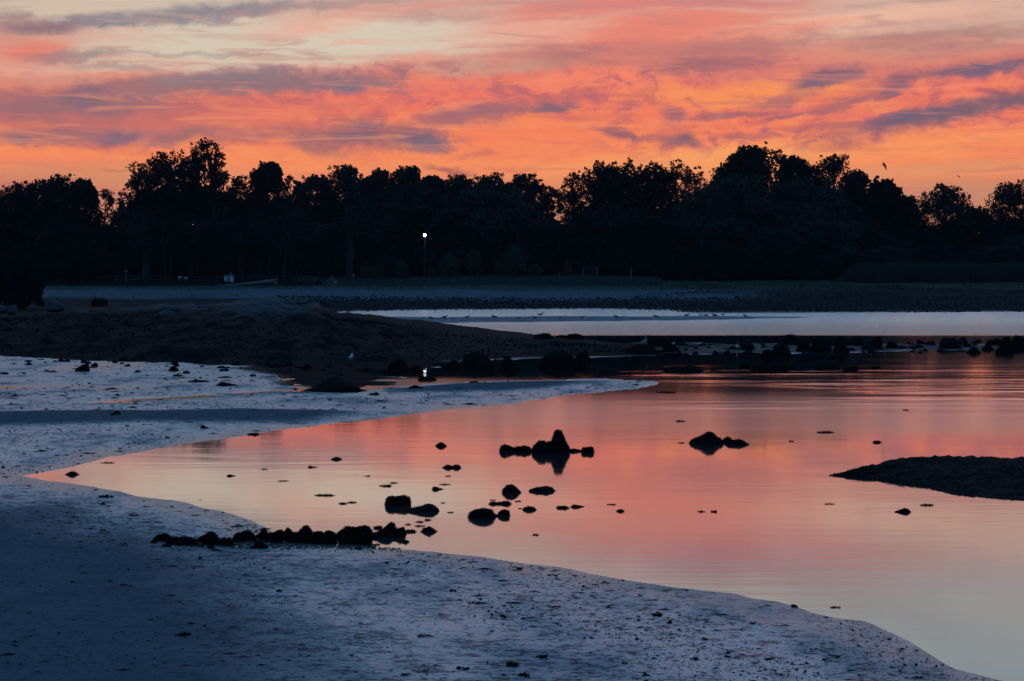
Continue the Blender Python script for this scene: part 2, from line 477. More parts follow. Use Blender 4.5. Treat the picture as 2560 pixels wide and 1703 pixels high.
def simple(name, ca, cb, rough=0.85, scale=3.0, bump=0.0, spec=0.3, bscale=None, coords='Object'):
    m, g = new_mat(name)
    tc = g.n('ShaderNodeTexCoord')
    nz = g.noise(tc.outputs[coords], scale, 5)
    p = g.n('ShaderNodeBsdfPrincipled')
    g.link(g.mix(nz.outputs['Fac'], (*ca, 1), (*cb, 1)), p.inputs['Base Color'])
    p.inputs['Roughness'].default_value = rough
    p.inputs['Specular IOR Level'].default_value = spec
    if bump:
        nb = g.noise(tc.outputs[coords], bscale or scale * 4, 5)
        b = g.n('ShaderNodeBump')
        b.inputs['Distance'].default_value = bump
        b.inputs['Strength'].default_value = 1.0
        g.link(nb.outputs['Fac'], b.inputs['Height'])
        g.link(b.outputs[0], p.inputs['Normal'])
    finish(g, p.outputs[0])
    return m


def ground_material():
    m, g = new_mat("shore_ground")
    geo = g.n('ShaderNodeNewGeometry')
    pos = geo.outputs['Position']
    def attr(n):
        a = g.n('ShaderNodeAttribute'); a.attribute_name = n
        return a.outputs['Fac']
    dry, peb, gra, wee = attr('dry'), attr('pebble'), attr('grass'), attr('weed')
    nb = g.noise(g.mapping(pos, scale=(1, .6, 1)), 1.1, 5)
    ns = g.noise(g.mapping(pos, scale=(.8, 1, 1)), 12.0, 4, .7)
    nm = g.noise(g.mapping(pos, scale=(.8, 1, 1)), 3.4, 6, .72)
    nl = g.noise(g.mapping(pos, scale=(.5, .22, 1), rot=(0, 0, .25)), 1.0, 4, .55)
    nf = g.noise(pos, 38.0, 3, .6)
    wetc = g.mix(nb.outputs['Fac'], (.050, .055, .060, 1), (.15, .153, .157, 1))
    dryc = g.mix(nb.outputs['Fac'], (.066, .080, .090, 1), (.094, .110, .120, 1))
    sand = g.mix(dry, wetc, dryc)
    fleck = g.math('MULTIPLY', g.maprange(ns.outputs['Fac'], .55, .62, 0, .95), g.mixf(dry, 1.0, .25))
    sand = g.mix(fleck, sand, (.018, .017, .014, 1))
    pebn = g.n('ShaderNodeTexVoronoi'); pebn.inputs['Scale'].default_value = 5.0
    g.link(pos, pebn.inputs['Vector'])
    pebc = g.mix(pebn.outputs['Distance'], (.007, .008, .008, 1), (.026, .026, .026, 1))
    grain = g.maprange(g.math('MULTIPLY_ADD', ns.outputs['Fac'], .5, g.math('MULTIPLY', nm.outputs['Fac'], .5)), .555, .50, .06, 1.0)
    sand = g.mix(g.math('MULTIPLY', g.maprange(grain, .8, .1), g.mixf(dry, .8, .15)), sand, (.016, .017, .018, 1))  # shadows among drier grains, painted as dark dashes in the sand colour
    c = g.mix(peb, sand, pebc)
    grc = g.mix(nb.outputs['Fac'], (.02, .028, .018, 1), (.045, .052, .036, 1))
    c = g.mix(gra, c, grc)
    c = g.mix(wee, c, g.mix(nm.outputs['Fac'], (.0015, .002, .0025, 1), (.007, .008, .009, 1)))
    wet = g.math('SUBTRACT', 1.0, g.math('MAXIMUM', dry, g.math('MAXIMUM', peb, gra)), clamp=True)
    wet = g.math('MULTIPLY', wet, g.maprange(nl.outputs['Fac'], .66, .46, .45, 1.0))
    # films of standing water between the grains and worm casts
    film = g.maprange(g.math('MULTIPLY_ADD', ns.outputs['Fac'], .55, g.math('MULTIPLY', nm.outputs['Fac'], .45)), .515, .44)
    film = g.math('MULTIPLY', film, wet)
    sepp = g.n('ShaderNodeSeparateXYZ'); g.link(pos, sepp.inputs[0])
    rim = g.math('MULTIPLY', g.maprange(sepp.outputs[2], .030, .010), wet)
    film = g.math('MAXIMUM', film, rim)
    rough = g.mixf(wet, .9, .35)
    rough = g.mixf(film, rough, .17)
    p = g.n('ShaderNodeBsdfPrincipled')
    g.link(c, p.inputs['Base Color'])
    g.link(rough, p.inputs['Roughness'])
    g.link(g.mixf(wet, 1.45, 3.0), p.inputs['IOR'])
    g.link(g.math('MULTIPLY', g.mixf(wet, .03, 1.0), grain), p.inputs['Specular IOR Level'])
    h = g.math('ADD', g.math('MULTIPLY', nm.outputs['Fac'], .075), g.math('ADD', g.math('MULTIPLY', ns.outputs['Fac'], .034), g.math('MULTIPLY', nf.outputs['Fac'], .009)))
    b = g.n('ShaderNodeBump')
    b.inputs['Distance'].default_value = 1.0
    g.link(g.mixf(film, g.mixf(wet, .4, 1.0), .30), b.inputs['Strength'])
    g.link(h, b.inputs['Height'])
    g.link(b.outputs[0], p.inputs['Normal'])
    finish(g, p.outputs[0])
    return m


def water_material():
    m, g = new_mat("still_water")
    geo = g.n('ShaderNodeNewGeometry')
    pos = geo.outputs['Position']
    sep = g.n('ShaderNodeSeparateXYZ'); g.link(pos, sep.inputs[0])
    yy = sep.outputs[1]; xx = sep.outputs[0]
    fine = g.noise(g.mapping(pos, scale=(.22, 1.6, 1)), 1.6, 3, .55)
    mid = g.noise(g.mapping(pos, scale=(.17, .55, 1), rot=(0, 0, .12)), 1.0, 3, .5, .6)
    chop = g.noise(g.mapping(pos, scale=(.8, 1.6, 1)), 2.6, 3, .6)
    patch = g.noise(g.mapping(pos, scale=(.035, .07, 1)), 1.0, 3, .5)
    # ruffled stretch of the pool beyond the spit's point, wind on the far channel
    ruff = g.math('MULTIPLY', g.maprange(yy, 62, 76), g.maprange(yy, 112, 86))
    ruff = g.math('MULTIPLY', ruff, g.maprange(xx, 2.0, 8.0))
    ruff = g.math('MULTIPLY', ruff, g.maprange(patch.outputs['Fac'], .35, .6))
    far = g.maprange(yy, 139, 146)
    a_f = g.math('MULTIPLY_ADD', ruff, .0060, .0015)
    a_m = g.math('MULTIPLY_ADD', ruff, .0330, .0030)
    a_m = g.math('MULTIPLY', a_m, g.maprange(patch.outputs['Fac'], .38, .6, .25, 1.5))
    h = g.math('ADD', g.math('MULTIPLY', fine.outputs['Fac'], a_f), g.math('MULTIPLY', mid.outputs['Fac'], a_m))
    h = g.math('MULTIPLY_ADD', chop.outputs['Fac'], g.math('MULTIPLY', far, .055), h)
    b = g.n('ShaderNodeBump')
    b.inputs['Distance'].default_value = 1.0
    b.inputs['Strength'].default_value = 1.0
    g.link(h, b.inputs['Height'])
    fr = g.n('ShaderNodeFresnel'); fr.inputs['IOR'].default_value = 2.0
    gl = g.n('ShaderNodeBsdfGlossy')
    gl.inputs['Color'].default_value = (.97, .97, .97, 1)
    side = g.maprange(xx, -6.0, 1.5)
    wob = g.math('MULTIPLY_ADD', patch.outputs['Fac'], 12.0, yy)
    breeze = g.mixf(side, g.maprange(wob, 62, 84, .045, .12), g.maprange(wob, 57, 67, .05, .135))
    breeze = g.mixf(g.math('MULTIPLY', side, g.maprange(wob, 76, 84)), breeze, .075)
    ratio = g.math('DIVIDE', xx, yy)
    calm = g.math('MULTIPLY', g.maprange(g.math('MULTIPLY_ADD', patch.outputs['Fac'], 16.0, yy), 92, 100),
                  g.maprange(g.math('MULTIPLY_ADD', mid.outputs['Fac'], .08, ratio), .25, .18))
    breeze = g.mixf(calm, g.math('MULTIPLY_ADD', patch.outputs['Fac'], .04, g.math('ADD', breeze, -.02)), .02)
    g.link(g.mixf(far, breeze, g.maprange(yy, 142, 190, .08, .18)), gl.inputs['Roughness'])
    g.link(b.outputs[0], gl.inputs['Normal'])
    df = g.n('ShaderNodeBsdfDiffuse')
    df.inputs['Color'].default_value = (.035, .042, .046, 1)
    mx = g.n('ShaderNodeMixShader')
    g.link(g.maprange(fr.outputs[0], 0.0, .75, .10, .97, False), mx.inputs[0])
    g.link(df.outputs[0], mx.inputs[1]); g.link(gl.outputs[0], mx.inputs[2])
    finish(g, mx.outputs[0])
    return m


M_GROUND = ground_material()
M_WATER = water_material()
M_SHELF = simple("shelf_rock", (.002, .0025, .003), (.011, .012, .013), .9, 1.1, .03, .04)
M_ROCK = simple("weedy_rock", (.004, .0045, .005), (.014, .015, .015), .9, 6, .03, .02)
M_PALE = simple("pale_ledge_rock", (.035, .036, .037), (.085, .085, .085), .9, 1.5, .05, .05)
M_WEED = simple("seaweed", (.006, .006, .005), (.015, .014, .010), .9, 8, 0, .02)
M_BARK = simple("bark", (.022, .019, .016), (.045, .038, .03), .95, 4, .03, .1)
LEAF = {
    'dark': simple("leaf_dark", (.013, .018, .017), (.022, .029, .025), .8, .35, 0, .02),
    'mid': simple("leaf_mid", (.019, .027, .025), (.030, .040, .034), .8, .35, 0, .02),
    'teal': simple("leaf_pale", (.026, .038, .034), (.036, .050, .043), .8, .35, 0, .02),
    'sap': simple("leaf_young", (.030, .046, .030), (.050, .072, .046), .8, .6, 0, .02),
}
M_GRASS = simple("dune_grass_blade", (.04, .05, .045), (.085, .09, .08), .9, .2, 0, .1)
M_REED = simple("reed_blade", (.018, .028, .022), (.034, .046, .034), .9, .2, 0, .1)
M_POST = simple("dark_post", (.02, .022, .025), (.035, .037, .04), .7, 8, 0, .1)
M_WHITE = simple("white_paint", (.62, .64, .66), (.78, .79, .8), .6, 5, 0, .4)
M_GREY = simple("grey_metal", (.16, .17, .18), (.26, .27, .28), .55, 8, 0, .4)
M_RAIL = simple("weathered_rail", (.06, .065, .07), (.11, .115, .12), .8, 6, 0, .1)
M_WOOD = simple("bleached_wood", (.11, .105, .10), (.20, .19, .18), .9, 6, .01, .2)
M_FEATHER_W = simple("white_feather", (.30, .31, .33), (.42, .43, .45), .8, 8, 0, .2)
M_FEATHER_G = simple("grey_feather", (.05, .055, .06), (.10, .105, .11), .8, 8, 0, .2)
M_BEAK = simple("dark_beak", (.03, .025, .02), (.06, .05, .03), .6, 8, 0, .3)


def lamp_material():
    m, g = new_mat("lit_lamp_glass")
    e = g.n('ShaderNodeEmission')
    e.inputs['Color'].default_value = (.80, .93, 1, 1)
    e.inputs['Strength'].default_value = 18.0
    finish(g, e.outputs[0])
    return m


M_LAMP = lamp_material()


# ------------------------------------------------------------------ object helpers
def obj(name, mesh, mat=None, parent=None, loc=None):
    o = bpy.data.objects.new(name, mesh)
    COL.objects.link(o)
    if mat is not None and mesh is not None and len(mesh.materials) == 0:
        for mm in (mat if isinstance(mat, (list, tuple)) else [mat]):
            mesh.materials.append(mm)
    if parent is not None:
        o.parent = parent
    if loc is not None:
        o.location = loc
    return o


def tag(o, label, cat, group=None):
    o['label'] = label
    o['category'] = cat
    if group:
        o['group'] = group
    return o


def thing(name, label, cat, loc=(0, 0, 0), rz=0.0, group=None):
    o = bpy.data.objects.new(name, None)
    COL.objects.link(o)
    o.location = loc
    o.rotation_euler = (0, 0, rz)
    o.empty_display_size = 0.2
    return tag(o, label, cat, group)


def copy_thing(src, loc, rz=0.0, scale=(1, 1, 1), label=None):
    r = src.copy()
    COL.objects.link(r)
    r.location = loc
    r.rotation_euler = (0, 0, rz)
    r.scale = scale
    if label:
        r['label'] = label
    for ch in list(src.children):
        c = ch.copy()
        COL.objects.link(c)
        c.parent = r
        for gch in list(ch.children):
            d = gch.copy()
            COL.objects.link(d)
            d.parent = c
    return r


def mesh_quads(name, V, nper=4, smooth=False):
    """V: (N, nper, 3) separate polygons"""
    N = len(V)
    me = bpy.data.meshes.new(name)
    me.vertices.add(N * nper)
    me.vertices.foreach_set("co", np.ascontiguousarray(V, dtype=np.float32).ravel())
    me.loops.add(N * nper)
    me.loops.foreach_set("vertex_index", np.arange(N * nper, dtype=np.int32))
    me.polygons.add(N)
    me.polygons.foreach_set("loop_start", np.arange(0, N * nper, nper, dtype=np.int32))
    me.update(calc_edges=True)
    return me


def mesh_faces(name, V, Fq, smooth=False):
    me = bpy.data.meshes.new(name)
    me.from_pydata([tuple(v) for v in V], [], [tuple(f) for f in Fq])
    if smooth:
        me.polygons.foreach_set("use_smooth", np.ones(len(me.polygons), bool))
    me.update()
    return me


def grid_mesh(name, X, Y, Z, smooth=True):
    r, c = X.shape
    me = bpy.data.meshes.new(name)
    me.vertices.add(r * c)
    me.vertices.foreach_set("co", np.stack([X, Y, Z], -1).astype(np.float32).ravel())
    i = np.arange(r * c).reshape(r, c)
    q = np.stack([i[:-1, :-1], i[:-1, 1:], i[1:, 1:], i[1:, :-1]], -1).reshape(-1, 4)
    me.loops.add(q.size)
    me.loops.foreach_set("vertex_index", q.ravel().astype(np.int32))
    me.polygons.add(len(q))
    me.polygons.foreach_set("loop_start", np.arange(0, q.size, 4, dtype=np.int32))
    me.polygons.foreach_set("use_smooth", np.full(len(q), smooth))
    me.update(calc_edges=True)
    return me


class Tubes:
    """swept tapered tubes gathered into one mesh"""
    def __init__(self):
        self.V, self.F = [], []

    def add(self, pts, rad, n=6, cap=True, squash=1.0):
        pts = [np.asarray(p, float) for p in pts]
        b0 = len(self.V)
        for k, p in enumerate(pts):
            d = pts[min(k + 1, len(pts) - 1)] - pts[max(k - 1, 0)]
            d = d / (np.linalg.norm(d) + 1e-9)
            up = np.array([0, 0, 1.0]) if abs(d[2]) < .9 else np.array([0, 1.0, 0])
            a = np.cross(d, up); a /= np.linalg.norm(a)
            b = np.cross(a, d)
            for j in range(n):
                t = 2 * math.pi * j / n
                self.V.append(p + rad[k] * (math.cos(t) * a + squash * math.sin(t) * b))
        for k in range(len(pts) - 1):
            for j in range(n):
                q = b0 + k * n
                self.F.append((q + j, q + (j + 1) % n, q + n + (j + 1) % n, q + n + j))
        if cap:
            self.F.append(tuple(b0 + j for j in range(n))[::-1])
            self.F.append(tuple(b0 + (len(pts) - 1) * n + j for j in range(n)))
        return self

    def box(self, lo, hi):
        x0, y0, z0 = lo; x1, y1, z1 = hi
        b = len(self.V)
        for z in (z0, z1):
            self.V += [np.array(v) for v in ((x0, y0, z), (x1, y0, z), (x1, y1, z), (x0, y1, z))]
        self.F += [tuple(b + i for i in f) for f in ((3, 2, 1, 0), (4, 5, 6, 7), (0, 1, 5, 4), (1, 2, 6, 5), (2, 3, 7, 6), (3, 0, 4, 7))]
        return self

    def mesh(self, name, smooth=True):
        return mesh_faces(name, self.V, self.F, smooth)


# ------------------------------------------------------------------ ground and water
def build_ground():
    ys = np.arange(1790, 776, -2.1)
    D1 = F * H / (ys - HOR)
    D = np.concatenate([[-90, -40, -10, 4, 9, 14, 17, 19], D1[D1 > 20], np.arange(226, 420, 1.6), np.geomspace(425, 2400, 20)])
    u = np.concatenate([[-1.6, -1, -.7, -.5, -.4, -.34], np.arange(-.30, .3001, .00135), [.34, .4, .5, .7, 1, 1.6]])
    DD, UU = np.meshgrid(D, u, indexing='ij')
    X = UU * np.maximum(DD, 14.0)
    z, dry, peb, gra, wee = terrain(X, DD)
    me = grid_mesh("ground", X, DD, z)
    for nm, a in (("dry", dry), ("pebble", peb), ("grass", gra), ("weed", wee)):
        at = me.attributes.new(nm, 'FLOAT', 'POINT')
        at.data.foreach_set("value", a.astype(np.float32).ravel())
    o = obj("ground", me, M_GROUND)
    o['kind'] = 'structure'
    me = bpy.data.meshes.new("water")
    me.from_pydata([(-520, 2, 0), (520, 2, 0), (520, 330, 0), (-520, 330, 0)], [], [(0, 1, 2, 3)])
    w = obj("water", me, M_WATER)
    w['kind'] = 'structure'


build_ground()


def build_haze():
    me = Tubes().box((-4200, -110, -2.0), (4200, 2600, 44.0)).mesh("haze", False)
    m, g = new_mat("evening_haze")
    v = g.n('ShaderNodeVolumePrincipled')
    v.inputs['Color'].default_value = (.80, .90, 1.0, 1)
    v.inputs['Density'].default_value = HAZE
    v.inputs['Anisotropy'].default_value = 0.0
    out = g.n('ShaderNodeOutputMaterial')
    g.link(v.outputs[0], out.inputs['Volume'])
    o = obj("haze", me, m)
    o['kind'] = 'stuff'


HAZE = .00004
build_haze()


# ------------------------------------------------------------------ rocks
def icosphere(sub):
    import bmesh
    bm = bmesh.new()
    bmesh.ops.create_icosphere(bm, subdivisions=sub, radius=1.0)
    V = np.array([v.co[:] for v in bm.verts])
    Fc = [tuple(v.index for v in f.verts) for f in bm.faces]
    bm.free()
    return V, Fc


ICO = {k: icosphere(k) for k in (2, 3, 4)}


def n3(V, s, seed):
    return (vnoise(V[:, 0] * s + V[:, 2] * 1.7 * s + 40, V[:, 1] * s + 9 + V[:, 2] * .6 * s, seed) + vnoise(V[:, 2] * s + 3 + V[:, 1] * .8 * s, V[:, 0] * s * .9 + 23, seed + 5)) * 1.0


PROFILES = {
    'round': [(-1, .0), (-.9, .45), (-.6, .85), (-.1, 1), (.4, .95), (.75, .7), (.95, .3), (1, 0)],
    'flat': [(-1, 0), (-.85, .55), (-.5, .85), (0, .9), (.3, 1), (.7, .75), (1, 0)],
    'peak': [(-1, 0), (-.6, .45), (-.2, .85), (.05, 1), (.3, .8), (.6, .5), (1, 0)],
    'wedge': [(-1, 0), (-.6, .3), (-.1, .6), (.35, .95), (.5, 1), (.7, .85), (.9, .45), (1, 0)],
    'wedgel': [(-1, 0), (-.85, .5), (-.6, .9), (-.45, 1), (0, .65), (.5, .3), (1, 0)],
    'block': [(-1, 0), (-.93, .7), (-.7, .95), (0, 1), (.6, .95), (.9, .75), (1, 0)],
    'tail': [(-1, 0), (-.8, .12), (-.5, .2), (-.3, .55), (0, .9), (.2, 1), (.5, .85), (.8, .45), (1, 0)],
    'pinnacle': [(-1, 0), (-.93, .40), (-.75, .52), (-.55, .58), (-.48, .72), (-.50, .80), (-.42, .93), (-.2, 1), (.05, .99), (.25, .90), (.40, .72), (.55, .52), (.72, .36), (.92, .25), (1, 0)],
    'hump': [(-1, 0), (-.88, .36), (-.62, .55), (-.35, .64), (-.12, .86), (.1, 1), (.35, .93), (.6, .62), (.88, .40), (1, 0)],
    'lumps': [(-1, 0), (-.9, .7), (-.7, .95), (-.45, .7), (-.1, .6), (.3, .8), (.55, .95), (.8, .7), (1, 0)],
}


def rock_mesh(name, w, h, dep, prof, seed, sub=3, rough=.10, chip=.8):
    V, Fc = ICO[sub]
    V = V.copy()
    rr_ = np.random.default_rng(seed)
    for _ in range(9):                      # chipped faces
        nn = rr_.normal(0, 1, 3); nn[2] = abs(nn[2]) * .8; nn /= np.linalg.norm(nn)
        dd = rr_.uniform(.66, .93)
        ov = np.maximum(0, V @ nn - dd)
        V = V - ov[:, None] * nn * chip
    V = V / np.abs(V).max(0)
    pr = PROFILES[prof]
    px_ = [p[0] for p in pr]; pz_ = [p[1] for p in pr]
    x = V[:, 0]
    nat = np.sqrt(np.maximum(1 - x * x, .04))
    x = np.clip(x * 1.06, -1, 1)
    pz = np.interp(x, px_, pz_)
    n = n3(V, 1.6, seed) * .8 + n3(V, 3.7, seed + 11) * .45 + n3(V, 8.0, seed + 17) * .22
    k = 1 + rough * 1.6 * n
    X = x * w / 2 * (1 + rough * .5 * n3(V, 2.5, seed + 3))
    Yv = V[:, 1] * dep / 2 * k
    up = V[:, 2]
    Z = np.where(up > 0, up / nat * pz * h * k, up * .45 * h * (pz * .6 + .4))
    Z = np.where(up > 0, np.minimum(Z, h * 1.12), Z)
    me = mesh_faces(name, np.stack([X, Yv, Z], 1), Fc, True)
    return me, np.stack([X, Yv, Z], 1)


def weed_mesh(name, pts, Fc, n, length, seed):
    """short straggling fronds over the upper faces of a rock"""
    r = np.random.default_rng(seed)
    T = np.array(Fc)
    A, B, C = pts[T[:, 0]], pts[T[:, 1]], pts[T[:, 2]]
    nrm = np.cross(B - A, C - A)
    area = np.linalg.norm(nrm, axis=1) + 1e-12
    nrm = nrm / area[:, None]
    cen = (A + B + C) / 3
    wgt = area * (cen[:, 2] > -0.01 * 1) * np.clip(nrm[:, 2] + .75, 0.05, 1.6)
    wgt = wgt / wgt.sum()
    idx = r.choice(len(T), n, p=wgt)
    a = r.random((n, 2)); sw = a.sum(1) > 1; a[sw] = 1 - a[sw]
    base = A[idx] + (B[idx] - A[idx]) * a[:, :1] + (C[idx] - A[idx]) * a[:, 1:]
    d = nrm[idx] * r.uniform(.1, 1, (n, 1)) + r.normal(0, .6, (n, 3))
    d /= np.linalg.norm(d, axis=1, keepdims=True)
    L = length * r.uniform(.5, 1.5, (n, 1))
    side = np.cross(d, r.normal(0, 1, (n, 3)))
    side /= np.linalg.norm(side, axis=1, keepdims=True)
    wd = L * r.uniform(.18, .42, (n, 1))
    p0 = base - nrm[idx] * L * .25
    mid = base + d * L * .55
    tip = base + d * L + np.array([0, 0, -1]) * L * r.uniform(0, .5, (n, 1))
    q = np.stack([p0 - side * wd * .4, mid - side * wd * .5, tip, mid + side * wd * .5], 1)
    return mesh_quads(name, q)


_rseed = [100]
ROCK_GROUP = "weed-covered rocks along the tidal shore"


def rock(name, label, px, by, w, h, prof='round', weed=1.0, dep=None, z=None, cat='rock', group=ROCK_GROUP, mat=None, wl=None):
    """px: middle, by: waterline, w and h: size, all in photograph pixels"""
    _rseed[0] += 7
    s = _rseed[0]
    zz = 0.0 if z is None else z
    p = P(px, by, zz)
    for _ in range(3):
        zz = max(0.0, ground_z(p[0], p[1])) if z is None else z
        p = P(px, by, zz)
    D = p[1]
    k = D / F
    W, Hh = w * k, h * k
    dp = (dep or .75) * W
    dp = min(max(dp, Hh * .8), Hh * 4 + .25)
    big = w > 24
    me, pts = rock_mesh(name, W, Hh, dp, prof, s, 4 if w > 45 else 3 if w > 14 else 2, .10, .25 if prof in ('pinnacle', 'hump') else .8)
    o = obj(name, me, mat or M_ROCK, None, (p[0], p[1] + dp * .18, zz - .01))
    tag(o, label, cat, group)
    if weed and w > 9:
        n = int(min(900, max(40, w * (h + 6) * 1.1)) * weed)
        Fc = ICO[4 if w > 45 else 3 if w > 14 else 2][1]
        L = min(max(3.6 * k, .03), .17)
        wo = obj("seaweed", weed_mesh("seaweed", pts, Fc, n, L, s + 3), M_WEED, o)
        wo['kind'] = 'stuff'
    return o


R = rock
# --- stones standing in the pool
R("boulder", "tall weedy pinnacle boulder at the centre of the cluster in the orange pool", 1398, 1132, 56, 61, 'pinnacle', 1)
R("boulder", "low domed boulder leaning against the pinnacle boulder in the pool", 1352, 1132, 54, 31, 'round', 1)
R("rock", "small rock wedged between the domed boulder and the pinnacle", 1372, 1131, 24, 37, 'peak', 1)
R("rock", "upright end rock of the chain stretching from the domed boulder", 1265, 1129, 32, 19, 'block', 1)
R("rock", "low middle rock in the chain beside the domed boulder", 1289, 1129, 34, 15, 'lumps', 1)
R("rock", "rounded rock in the chain touching the domed boulder", 1311, 1129, 40, 18, 'round', 1)
R("rock", "thin low rock joining the pinnacle to the stubby outer rock", 1440, 1129, 44, 9, 'wedgel', 1)
R("rock", "stubby outer rock past the pinnacle boulder, on the open water side", 1470, 1131, 32, 16, 'block', 1)
R("boulder", "large humped boulder of the isolated pair in the orange water", 1767, 1110, 88, 30, 'hump', 1)
R("boulder", "low rounded boulder of the isolated pair in the orange water", 1841, 1112, 62, 13, 'flat', 1)
R("rock", "small knob showing between the isolated pair of boulders", 1819, 1104, 26, 11, 'round', 1)
R("rock", "small pointed rock standing alone above the double stone", 1102, 1116, 27, 12, 'peak', 1)
R("rock", "one half of the dumbbell-shaped double stone, beside the pool's open side", 1141, 1170, 25, 8, 'round', 1)
R("rock", "other half of the dumbbell-shaped double stone, beside the shore", 1119, 1170, 24, 8, 'round', 1)
R("rock", "small oval stone alone in the pink water above the flat sliver", 841, 1149, 26, 6, 'flat', .8)
R("rock", "thin tapering stone just breaking the water below the oval stone", 780, 1169, 26, 4, 'wedgel', .4)
R("rock", "smooth teardrop stone alone in the cream-coloured water", 580, 1191, 36, 6, 'wedgel', 0)
R("rock", "pointed dark stone near the narrow inland tip of the pool", 180, 1187, 36, 11, 'peak', .4)
R("rock", "fuzzy round rock beside the smooth lens-shaped rock", 1279, 1232, 46, 21, 'round', 1.4)
R("rock", "smooth lens-shaped rock beside the fuzzy round rock", 1355, 1229, 70, 16, 'flat', .15)
R("rock", "broad shaggy rock behind the wedge rock near the shore", 994, 1264, 66, 26, 'block', 1.4)
R("rock", "wedge-shaped bare rock with its peak at one end", 1048, 1280, 100, 24, 'wedge', .3)
R("rock", "flat bean-shaped rock just below the fuzzy round rock", 1251, 1261, 60, 8, 'lumps', .6)
R("rock", "shaggy mound rock joined to a smaller lump in mid pool", 1206, 1294, 72, 25, 'round', 1.5)
R("rock", "smaller lump beside the shaggy mound rock in mid pool", 1260, 1290, 30, 18, 'round', 1.4)
R("rock", "low stone linking the shaggy mound and its smaller lump", 1236, 1291, 22, 6, 'flat', .8)
R("rock", "small shaggy rock alone between the mound rock and the weedy sliver pair", 1324, 1275, 32, 9, 'round', 1.4)
R("rock", "first of the two weedy slivers beyond the small shaggy rock", 1408, 1271, 32, 7, 'lumps', 1.4)
R("rock", "second of the two weedy slivers, with a trailing end", 1443, 1268, 34, 6, 'wedgel', 1.4)
R("rock", "small humped stone between the double stone and the broad shaggy rock", 1094, 1224, 30, 8, 'wedgel', .6)
R("rock", "thin trailing stone up from the broad shaggy rock", 963, 1216, 34, 5, 'wedge', .6)
R("rock", "small pyramid stone with a flat tail near the end of the shoreline row", 1072, 1330, 42, 13, 'peak', .6)
R("rock", "low flat stone beside the pyramid stone at the end of the shoreline row", 1026, 1330, 30, 5, 'flat', .6)
R("rock", "bristly little stone alone just off the wet sand edge", 1012, 1356, 19, 6, 'peak', 1.4)
R("rock", "tiny stone under the wedge-shaped rock", 1070, 1301, 17, 4, 'round', .5)
R("rock", "shaggy teardrop rock in the pale water below the dark ledge", 2257, 1281, 40, 9, 'wedge', 1.4)
R("rock", "little dark stone between the isolated pair and the dark ledge", 2193, 1107, 21, 5, 'flat', .8)
R("rock", "small stubby stone in the middle of the red water", 1551, 1279, 20, 5, 'peak', 1)
FL = "flat scrap of seaweed barely breaking the pool's surface"
GF = "seaweed scraps floating on the pool"
for (x, y, w, h) in [(1048, 1306, 20, 2), (1050, 1316, 26, 1.6), (1339, 1338, 15, 2.5), (858, 1260, 22, 3), (880, 1257, 22, 2), (811, 1240, 54, 2.5),
                     (1702, 1054, 24, 2.2), (2064, 1082, 46, 2.4), (1978, 1104, 13, 1.5), (2318, 1264, 36, 2.5), (2072, 1261, 28, 1.2),
                     (1753, 1280, 19, 2), (1785, 1280, 18, 3), (1662, 982, 52, 1.6), (918, 1191, 13, 1), (1120, 1191, 16, 1), (985, 1208, 22, 1.3),
                     (1112, 1212, 30, 1.4), (708, 1203, 26, 1.2), (1300, 1272, 10, 1), (1565, 1250, 6, 1.5), (2265, 1026, 14, 1), (1125, 1282, 18, 1),
                     (1020, 1312, 14, 1.6), (1062, 1322, 12, 1.6), (1084, 1317, 8, 1.2), (660, 1174, 14, .8), (270, 1158, 36, 1), (1800, 1520, 12, 1),
                     (1530, 1262, 22, .8), (1296, 1254, 16, 1.4), (1232, 1251, 14, 1.4), (1108, 1258, 12, 1), (2088, 1520, 26, 1), (1704, 1108, 18, 1)]:
    R("seaweed_scrap", FL, x, y, w, h, 'flat', .8, None, 0.0, 'seaweed', GF, M_WEED)

